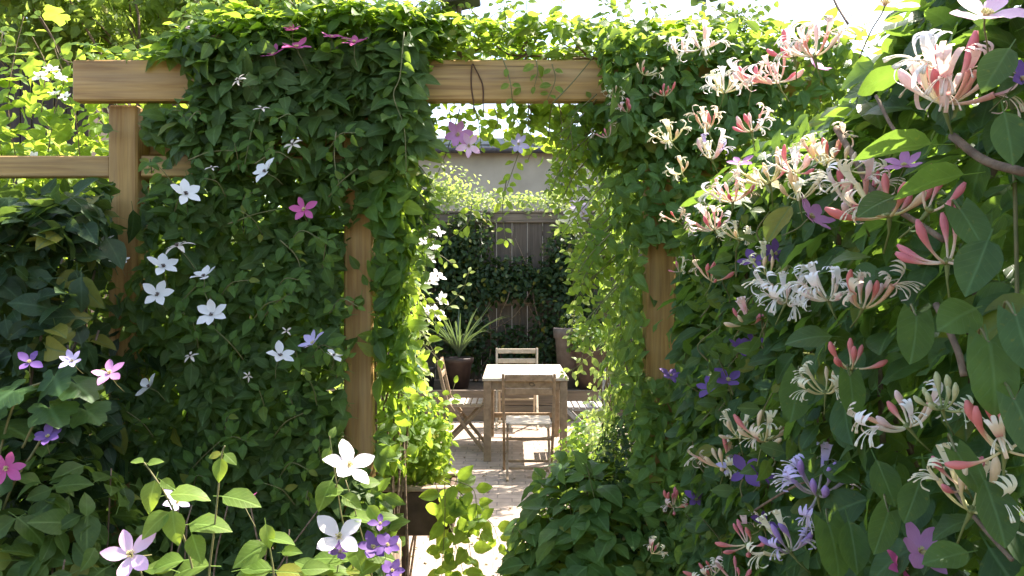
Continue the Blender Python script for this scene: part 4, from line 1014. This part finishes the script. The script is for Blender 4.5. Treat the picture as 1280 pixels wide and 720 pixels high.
g = Geo(); g.box((x0 + .021, y0 + .023, z0 + .03), (x1 - .021, y1 - .023, z1 - .012)); g.build('soil', M['soil'], tr)
g = Geo(); g.box((-.475, 3.03, 0), (-.40, 3.11, z0 - .001), bev=.006); g.build('leg', M['rust'], tr)
tp = plant('trough_plant', 'yellow green bushy plant glowing in the sun inside the trough', 'plant', (-.36, 3.07, .79))
g = Geo(); p, o = mound(1300, (-.40, 3.07, .96), (.17, .15, .20), k=5, low=-.7, depth=.18, lump=.25)
dress(g, L_SMALL, p, o, sizes(len(p), .026, .05), jit=.9)
gs = Geo()
for i in range(16):
    a = np.array((-.36 + random.uniform(-.08, .08), 3.07 + random.uniform(-.06, .06), .785)); b = a + (random.uniform(-.12, .11), random.uniform(-.12, .1), random.uniform(.18, .40))
    sprig(gs, g, [a, (a + b) / 2 + (0, 0, .04), b], L_HONEY, .055, .04)
g.build('foliage', M['lime'], tp); gs.build_split('stem', M['stem'], tp)
tq = plant('trailing_plant', 'pale green trailing plant spilling down over the right end of the trough', 'plant', (-.21, 2.93, .8))
gs = Geo(); gl = Geo()
for pts in ([(552, 600), (568, 612), (574, 640), (570, 680), (560, 730)], [(556, 598), (590, 610), (596, 640), (600, 670)], [(560, 604), (582, 625), (585, 670), (592, 715)], [(545, 606), (560, 650), (575, 700), (585, 740)], [(565, 640), (610, 650), (625, 680)],
            [(556, 604), (556, 650), (552, 720)]):
    sprig(gs, gl, [P(u, v, 2.86 + random.uniform(-.08, .05)) for u, v in pts], L_OVAL, .085, .05)
gl.build('leaves', M['clem2'], tq); gs.build_split('stem', M['stem'], tq)
lg = thing('log_stump', 'split log of pinkish bark standing in front of the trough leg', 'log', P(488, 760, 2.5) * (1, 1, 0))
lx, ly = lg.location.x, lg.location.y
g = Geo(); a = np.linspace(0, 2 * np.pi, 19)[:-1]
def ring(z, s): return [(lx + s * (.030 + .005 * math.sin(5 * q + z * 3)) * math.cos(q), ly + s * (.028 + .005 * math.cos(7 * q)) * math.sin(q), z + .012 * math.sin(3 * q) * (z > .5)) for q in a]
V = []; zs = (0, .2, .4, .6, .76)
for z in zs: V += ring(z, 1.12 - .15 * z)
V.append((lx, ly, .765))
Q = [(i * 18 + k, i * 18 + (k + 1) % 18, (i + 1) * 18 + (k + 1) % 18, (i + 1) * 18 + k) for i in range(4) for k in range(18)]
g.add(V, Q, [(90, 72 + k, 72 + (k + 1) % 18) for k in range(18)]); g.build('trunk', M['log'], lg)

# ------------------------------------------------------------------ 15-17. bushes right of the path
rb = plant('leafy_shrub', 'mid green broad oval leaved bush at the bottom edge right of the path', 'shrub', (.28, 2.6, 0))
g = Geo(); p, o = mound(620, (.27, 2.62, .62), (.27, .30, .36), k=6, low=-.5, depth=.10, lump=.12)
dress(g, L_OVAL, p, o, sizes(len(p), .065, .12), up=1.1, jit=.55, droop=.05); p, o = mound(300, (.24, 2.6, .55), (.3, .3, .25), k=7, low=-.5)
dress(g, L_OVAL, p, o, sizes(len(p), .06, .10), up=.8)
gs = Geo()
for i in range(9):
    a = np.array((.27 + random.uniform(-.12, .12), 2.62 + random.uniform(-.1, .1), .5)); b = a + (random.uniform(-.16, .14), random.uniform(-.2, .05), random.uniform(.35, .52))
    sprig(gs, g, [a, (a + b) / 2, b], L_OVAL, .10, .06, face=(0, -.5, .8))
sprig(gs, g, [(.2, 2.6, .6), (.08, 2.55, .7), P(645, 660, 2.5), P(640, 672, 2.5)], L_OVAL, .075, .05)
g.build('foliage', M['bush'], rb); stems(rb, [wander((.27, 2.65, 0), (.27 + random.uniform(-.2, .2), 2.6 + random.uniform(-.2, .2), random.uniform(.5, .95)), 6, .06) for i in range(12)], .004); gs.build_split('shoot_stem', M['stem'], rb)

ds = plant('dark_shrub', 'very dark fine leaved rounded shrub below the right gateway post', 'shrub', (.48, 2.7, 0))
g = Geo(); p, o = mound(3200, (.52, 2.75, .78), (.30, .32, .36), k=8, low=-.6, depth=.10)
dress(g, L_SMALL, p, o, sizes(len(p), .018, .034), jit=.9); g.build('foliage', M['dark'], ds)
stems(ds, [wander((.5, 2.75, 0), (.5 + random.uniform(-.2, .2), 2.75 + random.uniform(-.2, .2), random.uniform(.5, 1.05)), 6, .06) for i in range(10)], .004)
ps = plant('small_shrub', 'grey green small leaved plant catching the sun beside the front chair', 'shrub', (.34, 3.7, 0))
g = Geo(); p, o = mound(1300, (.36, 3.7, .60), (.17, .3, .36), k=9, low=-.6)
dress(g, L_SMALL, p, o, sizes(len(p), .03, .055), jit=.8); g.build('foliage', M['bush'], ps)
stems(ps, [wander((.36, 3.7, 0), (.36 + random.uniform(-.15, .15), 3.7 + random.uniform(-.15, .15), random.uniform(.5, .9)), 6, .06) for i in range(10)], .004)
hf = plant('low_flowers', 'low pale flowered plant edging the path below the front chair', 'plant', (.12, 4.3, 0))
g = Geo(); p, o = mound(420, (.15, 4.3, .12), (.17, .3, .22), k=9.5, low=-.1)
dress(g, L_SMALL, p, o, sizes(len(p), .025, .045), jit=.8); g.build('foliage', M['pale'], hf)
for i in range(12):
    flower(hf, 'blush', (.12 + random.uniform(-.13, .13), 4.2 + random.uniform(-.15, .15), .28 + random.uniform(-.05, .05)), .02, face=(random.gauss(0, .3), -.5, .9))

g = Geo(); nl = 260; p = np.stack([rng.uniform(-1.2, 1.15, nl), rng.uniform(3.6, 9.2, nl), np.full(nl, .010)], 1)
put(g, L_SMALL, p, np.array((0, 0, 1)) + rng.normal(0, .25, (nl, 3)), rng.normal(size=(nl, 3)) * (1, 1, .05), sizes(nl, .02, .05)); fl_ = g.build('fallen_leaves', M['litter'])
fl_['kind'] = 'stuff'; fl_['label'] = 'dry fallen leaves scattered over the brick patio'; fl_['category'] = 'leaf litter'

# ------------------------------------------------------------------ table and folding chairs
tb = thing('garden_table', 'pale wooden slatted garden table with four square legs on the patio', 'table', (.12, 7.75, 0))
g = Geo(); W, D = .77, 1.28
ns = 9; sw = W / ns
for i in range(ns): g.box((-W / 2 + i * sw + .001, -D / 2 + .071, .722), (-W / 2 + (i + 1) * sw - .001, D / 2 - .071, .748), bev=.003)
for s in (-1, 1): g.box((-W / 2, min(s * D / 2, s * (D / 2 - .069)), .7215), (W / 2, max(s * D / 2, s * (D / 2 - .069)), .7485), bev=.004)
g.build('tabletop', M['teak_p'], tb, local=True)
g = Geo()
for s in (-1, 1):
    g.box((-W / 2 + .075, s * (D / 2 - .05) - .011, .64), (W / 2 - .075, s * (D / 2 - .05) + .011, .721)); g.box((s * (W / 2 - .05) - .011, -D / 2 + .075, .64), (s * (W / 2 - .05) + .011, D / 2 - .075, .721))
g.build('apron', M['teak'], tb, local=True)
for sx in (-1, 1):
    for sy in (-1, 1):
        g = Geo(); g.box((sx * (W / 2 - .045) - .033, sy * (D / 2 - .045) - .033, 0), (sx * (W / 2 - .045) + .033, sy * (D / 2 - .045) + .033, .7205), bev=.005); g.build('leg', M['teak'], tb, local=True)
g = Geo(); g.box((-W / 2 + .08, D / 2 - .06, .2), (W / 2 - .08, D / 2 - .03, .25), bev=.003); g.build('stretcher', M['teak'], tb, local=True)

def make_chair(label, m, m2):
    c = thing('folding_chair', label, 'chair', (0, 0, 0), 'folding chairs round the garden table')
    for s in (-1, 1):
        g = Geo(); pts = [(s * .205, -.25, .86), (s * .203, -.215, .68), (s * .2, -.165, .47), (s * .2, .03, .20), (s * .2, .19, .004)]
        for a, b in zip(pts[:-1], pts[1:]): g.bar(a, b, .022, .032, up=(0, 1, .4), bev=.004)
        g.build('back_post', m, c, local=True)
        g = Geo(); g.bar((s * .172, .185, .43), (s * .172, -.235, .004), .02, .032, up=(0, 1, 1), bev=.004); g.build('leg', m, c, local=True)
    g = Geo()
    for i in range(7): y = -.17 + i * .058; g.box((-.185, y, .44), (.185, y + .047, .456), bev=.004)
    for s in (-1, 1): g.box((s * .15 - .012, -.17, .415), (s * .15 + .012, .222, .4395), bev=.003)
    g.build('seat', m2, c, local=True)
    for z0, z1, yy in ((.80, .855, -.243), (.69, .745, -.222)):
        g = Geo(); g.box((-.192, yy - .009, z0), (.192, yy + .009, z1), bev=.005); g.build('back_slat', m, c, local=True)
    for a, z in ((.11, .10), (-.15, .10), (-.06, .30)):
        yy = a
        g = Geo()
        if a > 0: g.bar((-.188, .135, .085), (.188, .135, .085), .022, .022)
        elif z < .2: g.bar((-.16, -.155, .09), (.16, -.155, .09), .022, .022)
        else: g.bar((-.188, -.05, .305), (.188, -.05, .305), .022, .022)
        g.build('rung', m, c, local=True)
    return c

def copy_tree(o, parent=None):
    c = o.copy(); COL.objects.link(c)
    if parent: c.parent = parent
    for ch in list(o.children): copy_tree(ch, c)
    return c
c1 = make_chair('weathered folding chair with its back to the camera in front of the table', M['teak'], M['teak_p'])
kids = list(c1.children)
spots = [((.134, 6.62), 0, None), ((-.45, 7.75), -90, 'weathered folding chair seen side on at the left of the table'), ((.68, 7.52), 90, 'grey slatted folding chair half hidden by vines at the right of the table'), ((.055, 8.88), 180, 'pale folding chair facing the camera at the far end of the table')]
for (x, y), rz, lab in spots:
    o = c1 if lab is None else copy_tree(c1)
    if lab: o['label'] = lab
    o.location = (x, y, .004); o.rotation_euler = (0, 0, R(rz))
    if lab and lab.startswith('grey'):
        for ch in o.children: ch.data = ch.data.copy(); ch.data.materials[0] = M['teak_d']
    if lab and lab.startswith('pale'):
        for ch in o.children: ch.data = ch.data.copy(); ch.data.materials[0] = M['teak_p']
        o.scale = (1.12, 1, 1)

# ------------------------------------------------------------------ raised bed, pots
bd = thing('raised_bed', 'low timber edged raised bed along the back fence', 'raised bed', (0, 9.35, 0))
g = Geo(); g.box((-4, 9.31, 0), (4, 9.355, .178), bev=.006); g.box((-4, 9.312, .182), (4, 9.357, .36), bev=.006); g.build('front_board', M['plank'], bd)
g = Geo(); g.box((-4, 9.36, 0), (4, 10.38, .345)); g.build('soil', M['soil'], bd)
def pot(label, x, y, r0, r1, h, mat, rim=.03, cat='plant pot', z=.345):
    t = thing('plant_pot', label, cat, (x, y, z)); g = Geo()
    g.lathe([(0, 0), (r0, 0), (r1 * .97, h - rim * 2.2), (r1 * 1.0, h - rim * 2.1), (r1 * 1.08, h - rim * 2), (r1 * 1.10, h - .006), (r1 * 1.07, h), (r1 * .95, h), (r1 * .92, h - rim)], (x, y, z)); g.build('pot', M[mat], t)
    g = Geo(); g.lathe([(r1 * .93, h - rim), (r1 * .5, h - rim + .012), (0, h - rim + .015)], (x, y, z)); g.build('soil', M['soil'], t)
    return t
pot('dark brown round pot holding a spiky plant left of the table', -.64, 9.62, .115, .165, .37, 'pot_d')
pot('tall taupe pot with a thick rim behind the right end of the table', .70, 9.75, .13, .18, .72, 'pot_g', .06)
pot('wide dull red brown pot beside the taupe pot', .97, 9.55, .17, .25, .52, 'pot_b', .04)
sp = plant('spiky_plant', 'arching spiky leaved plant growing in the dark brown pot', 'plant', (-.64, 9.62, .70))
g = Geo(); sl = [strip_leaf(lambda t: .022 * (1 - t) ** .6 + .001, 9, .5, c, pet=0, wav=0, seed=3) for c in (.2, .5, .9, 1.3)]
nl = 60; a = rng.random(nl) * 6.283; dd = np.stack([np.cos(a), np.sin(a), 1.6 + 3.2 * rng.random(nl)], 1); oo = np.stack([-np.cos(a), -np.sin(a), .7 + 0 * a], 1)
put(g, sl, np.array((-.64, 9.62, .70)) + dd * .01, oo, dd, sizes(nl, .45, .85)); g.build('leaves', M['spike'], sp)
pp = plant('pot_foliage', 'dark leafy plant growing in the taupe pot', 'plant', (.70, 9.75, 1.04)); g = Geo()
p, o = mound(260, (.74, 9.75, 1.1), (.16, .16, .18), low=-.2); dress(g, L_SMALL, p, o, sizes(len(p), .04, .07)); g.build('foliage', M['dark'], pp)
pq = plant('pot_foliage', 'light green leafy plant growing in the dull red brown pot', 'plant', (.97, 9.55, .83)); g = Geo()
p, o = mound(420, (.93, 9.5, .9), (.26, .22, .24), low=-.3); dress(g, L_HONEY, p, o, sizes(len(p), .05, .08)); g.build('foliage', M['bush'], pq)
tbx = thing('storage_tub', 'teal plastic storage tub with a lid on the raised bed left of the spiky plant', 'tub', (-1.22, 9.6, .345))
g = Geo(); g.box((-1.40, 9.45, .346), (-1.10, 9.75, .60), bev=.035); g.build('body', M['teal'], tbx); g = Geo(); g.box((-1.43, 9.42, .602), (-1.07, 9.78, .645), bev=.018); g.build('lid', M['teal'], tbx)
pot('slim black pot between the teal tub and the brown pot', -.99, 9.55, .055, .07, .26, 'black', .02)

# ------------------------------------------------------------------ fence, house, back planting
fe = thing('board_fence', 'tall brown board fence with a capping rail closing the back of the garden', 'fence', (0, 10.42, 0))
g = Geo(); fw_ = .2
for i in range(50): x = -5 + i * fw_; g.box((x + .003, 10.42, .36), (x + fw_ - .003, 10.445 + .006 * (i % 2), 2.42), bev=.004)
g.build('boards', M['fence'], fe)
g = Geo(); g.box((-5, 10.385, 2.40), (5, 10.418, 2.52), bev=.005); g.box((-5, 10.37, 2.522), (5, 10.46, 2.55), bev=.005); g.build('cap_rail', M['plank'], fe)
g = Geo(); g.box((-5, 10.39, 1.32), (5, 10.418, 1.40), bev=.004); g.build('middle_rail', M['plank'], fe)
for i in range(6):
    x = -4.4 + i * 1.81 - .03
    g = Geo(); g.box((x, 10.33, .345), (x + .07, 10.384, 2.44), bev=.005); g.build('post', M['fence'], fe)
hs = thing('house', 'plain beige rendered house wall with a grey gutter beyond the back fence', 'house', (0, 14, 0))
g = Geo(); g.box((-3.5, 14, 0), (4.5, 20, 3.95)); g.build('wall', M['render'], hs)
g = Geo(); g.box((-3.7, 13.86, 3.955), (4.7, 20.2, 4.02), bev=.01); g.box((-3.7, 13.84, 4.022), (4.7, 20.2, 4.16), bev=.02); g.build('roof', M['gutter'], hs)
g = Geo(); g.tube([(-3.7, 13.80, 3.93), (4.7, 13.80, 3.93)], .055, 10); g.build('gutter', M['slate'], hs)

iv = plant('fence_ivy', 'dark ivy growing up the back fence behind the table', 'ivy', (0, 10.2, .36)); g = Geo()
for c, r_, m in (((-.75, 10.2, 1.35), (.5, .16, .75), 900), ((.75, 10.2, 1.2), (.5, .16, .8), 900), ((-.1, 10.25, 1.65), (.85, .12, .30), 900), ((-.9, 10.2, 2.0), (.5, .15, .4), 500), ((.7, 10.2, 1.9), (.35, .15, .5), 500), ((.1, 10.25, .75), (1.0, .14, .35), 600), ((-.55, 10.2, 2.2), (.35, .14, .4), 350)):
    p, o = mound(int(m * 1.5), c, r_, k=c[0], low=-1, depth=.3); dress(g, L_HEART if m < 0 else L_HONEY, p, o, sizes(len(p), .05, .10))
g.build('foliage', M['dark'], iv); stems(iv, [wander((random.uniform(-1, 1), 10.3, .35), (random.uniform(-1, 1), 10.3, random.uniform(1.5, 2.4)), 8, .15) for i in range(12)], .008)
ft = plant('fence_top_climber', 'pale sunlit climber tumbling along the top of the back fence', 'climbing vine', (-.2, 10.5, 0)); g = Geo()
p, o = shell(1300, (-1.6, 10.36, 2.45), (.75, 10.75, 2.78), {'+z': 1, '-y': .8}, depth=.06, bulge=.14, k=21); dress(g, L_SMALL, p, o, sizes(len(p), .05, .08), jit=.9)
p, o = mound(330, (-.85, 10.5, 2.8), (.5, .2, .38), k=2, low=-.2, depth=.35, lump=.35); dress(g, L_SMALL, p, o, sizes(len(p), .05, .08), jit=.9)
g.build('foliage', M['pale'], ft); stems(ft, [wander((random.uniform(-1, .5), 10.55, 0), (random.uniform(-1.2, .6), 10.55, 2.6), 8, .15) for i in range(6)], .01)
de = plant('evergreen_shrub', 'dark upright evergreen behind the fence at the right of the gateway view', 'shrub', (.75, 10.9, 0)); g = Geo()
p, o = mound(2200, (.80, 10.95, 2.2), (.4, .35, 1.25), k=3, low=-.9); dress(g, L_SMALL, p, o, sizes(len(p), .045, .08), jit=.9); g.build('foliage', M['dark'], de)
stems(de, [wander((.8, 10.95, 0), (.8, 10.95, 3.2), 6, .05)], .03, name='trunk')

# side hedges of the garden room beyond the pergola
for lab, lo3, hi3, fc, k in (('sunlit mixed hedge along the left side of the patio behind the clematis screen', (-3.0, 3.6, 0), (-1.7, 9.3, 2.2), {'+x': 1, '+z': .8, '-y': .4}, 31),
                             ('tall mixed hedge along the right side of the patio behind the gateway vine', (1.75, 3.6, 0), (2.8, 9.3, 1.95), {'-x': 1, '+z': .6, '-y': .5}, 33)):
    h = plant('mixed_hedge', lab, 'hedge', ((lo3[0] + hi3[0]) / 2, 6.4, 0)); g = Geo()
    p, o = shell(5200, lo3, hi3, fc, depth=.10, bulge=.16, k=k); dress(g, L_TREE, p, o, sizes(len(p), .08, .15)); g.build('foliage', M['tree'], h)
    stems(h, [wander((random.uniform(lo3[0] + .3, hi3[0] - .3), y, 0), (random.uniform(lo3[0] + .3, hi3[0] - .3), y, 1.8), 6, .2) for y in np.linspace(3.9, 9, 14)], .02)
sr = plant('right_shrub', 'leafy shrub behind the right gateway vine and the honeysuckle', 'shrub', (1.4, 2.7, 0)); g = Geo()
p, o = shell(1700, (1.0, 2.2, .2), (2.2, 3.3, 2.3), {'-y': 1, '-x': .6, '+z': .8}, depth=.07, bulge=.1, k=35); dress(g, L_HONEY, p, o, sizes(len(p), .05, .09)); g.build('foliage', M['bush'], sr)
stems(sr, [wander((1.5, 2.8, 0), (random.uniform(1.1, 2), random.uniform(2.3, 3.1), 2), 6, .15) for i in range(8)], .01)

# dusky round-leaved sapling against the sky
sa = plant('sapling', 'thin sapling with round dark leaves rising into the sky behind the hedge', 'sapling', (.92, 3.6, 0))
g = Geo(); gl = Geo(); q = [np.array((.92, 3.6, 0)), np.array((.9, 3.6, 1.5)), P(880, 40, 3.6), P(880, 10, 3.6), P(884, -25, 3.6)]
g.tube(smooth(q), np.linspace(.016, .008, len(smooth(q))), 7); rl = [strip_leaf(el(.45), 6, .1, c, pet=.3, wav=.01, seed=2) for c in (.1, .4)]
for u, v in ((872, 3), (868, -6), (880, 1), (888, 0), (893, -4), (901, 20), (896, 24), (888, 22), (876, 34), (899, 8), (884, -14), (870, -18)):
    put(gl, rl, P(u, v - 4, 3.6), np.array((0, -1, .2)) + rng.normal(0, .3, 3), np.array((random.uniform(-1, 1), 0, -.6)), .045)
g.tube(smooth([P(880, 30, 3.6), P(890, 25, 3.6), P(902, 18, 3.6), P(900, 2, 3.6)]), .003, 5)
g.build('stem', M['gutter'], sa); gl.build('leaves', M['dark'], sa)

# ------------------------------------------------------------------ light, sky, camera
to_sun = Vector((.46, .34, .82)).normalized()
w = bpy.data.worlds.new('World'); SC.world = w; w.use_nodes = True
nt = w.node_tree; bg = nt.nodes['Background']; sky = nt.nodes.new('ShaderNodeTexSky'); sky.sky_type = 'NISHITA'; sky.sun_disc = False
sky.sun_elevation = math.asin(to_sun.z); sky.sun_rotation = math.atan2(to_sun.x, to_sun.y); sky.air_density = 1.0; sky.dust_density = 2.5; sky.ozone_density = 1.0
nt.links.new(sky.outputs[0], bg.inputs[0]); bg.inputs[1].default_value = .15
sl_ = bpy.data.lights.new('sun', 'SUN'); sl_.energy = 5; sl_.angle = R(.53); sl_.color = (1, .95, .87)
so = bpy.data.objects.new('sun', sl_); COL.objects.link(so); so.rotation_mode = 'QUATERNION'; so.rotation_quaternion = to_sun.to_track_quat('Z', 'Y'); so.location = (3, 3, 8)
cam = bpy.data.cameras.new('camera'); cam.sensor_width = 36; cam.lens = 36 * 1000 / 1280; cam.clip_start = .02; cam.clip_end = 600
co = bpy.data.objects.new('camera', cam); COL.objects.link(co); co.location = (0, 0, CAMZ); co.rotation_euler = (R(90), 0, 0); SC.camera = co
SC.view_settings.view_transform = 'Standard'; SC.view_settings.look = 'None'; SC.view_settings.gamma = 1; SC.view_settings.exposure = 2.0
SC.view_settings.use_white_balance = True; SC.view_settings.white_balance_temperature = 7000; SC.view_settings.white_balance_tint = 12
SC.cycles.max_bounces = 8; SC.cycles.transmission_bounces = 6; SC.cycles.diffuse_bounces = 5; SC.cycles.use_denoising = True
SC.cycles.sample_clamp_indirect = 8
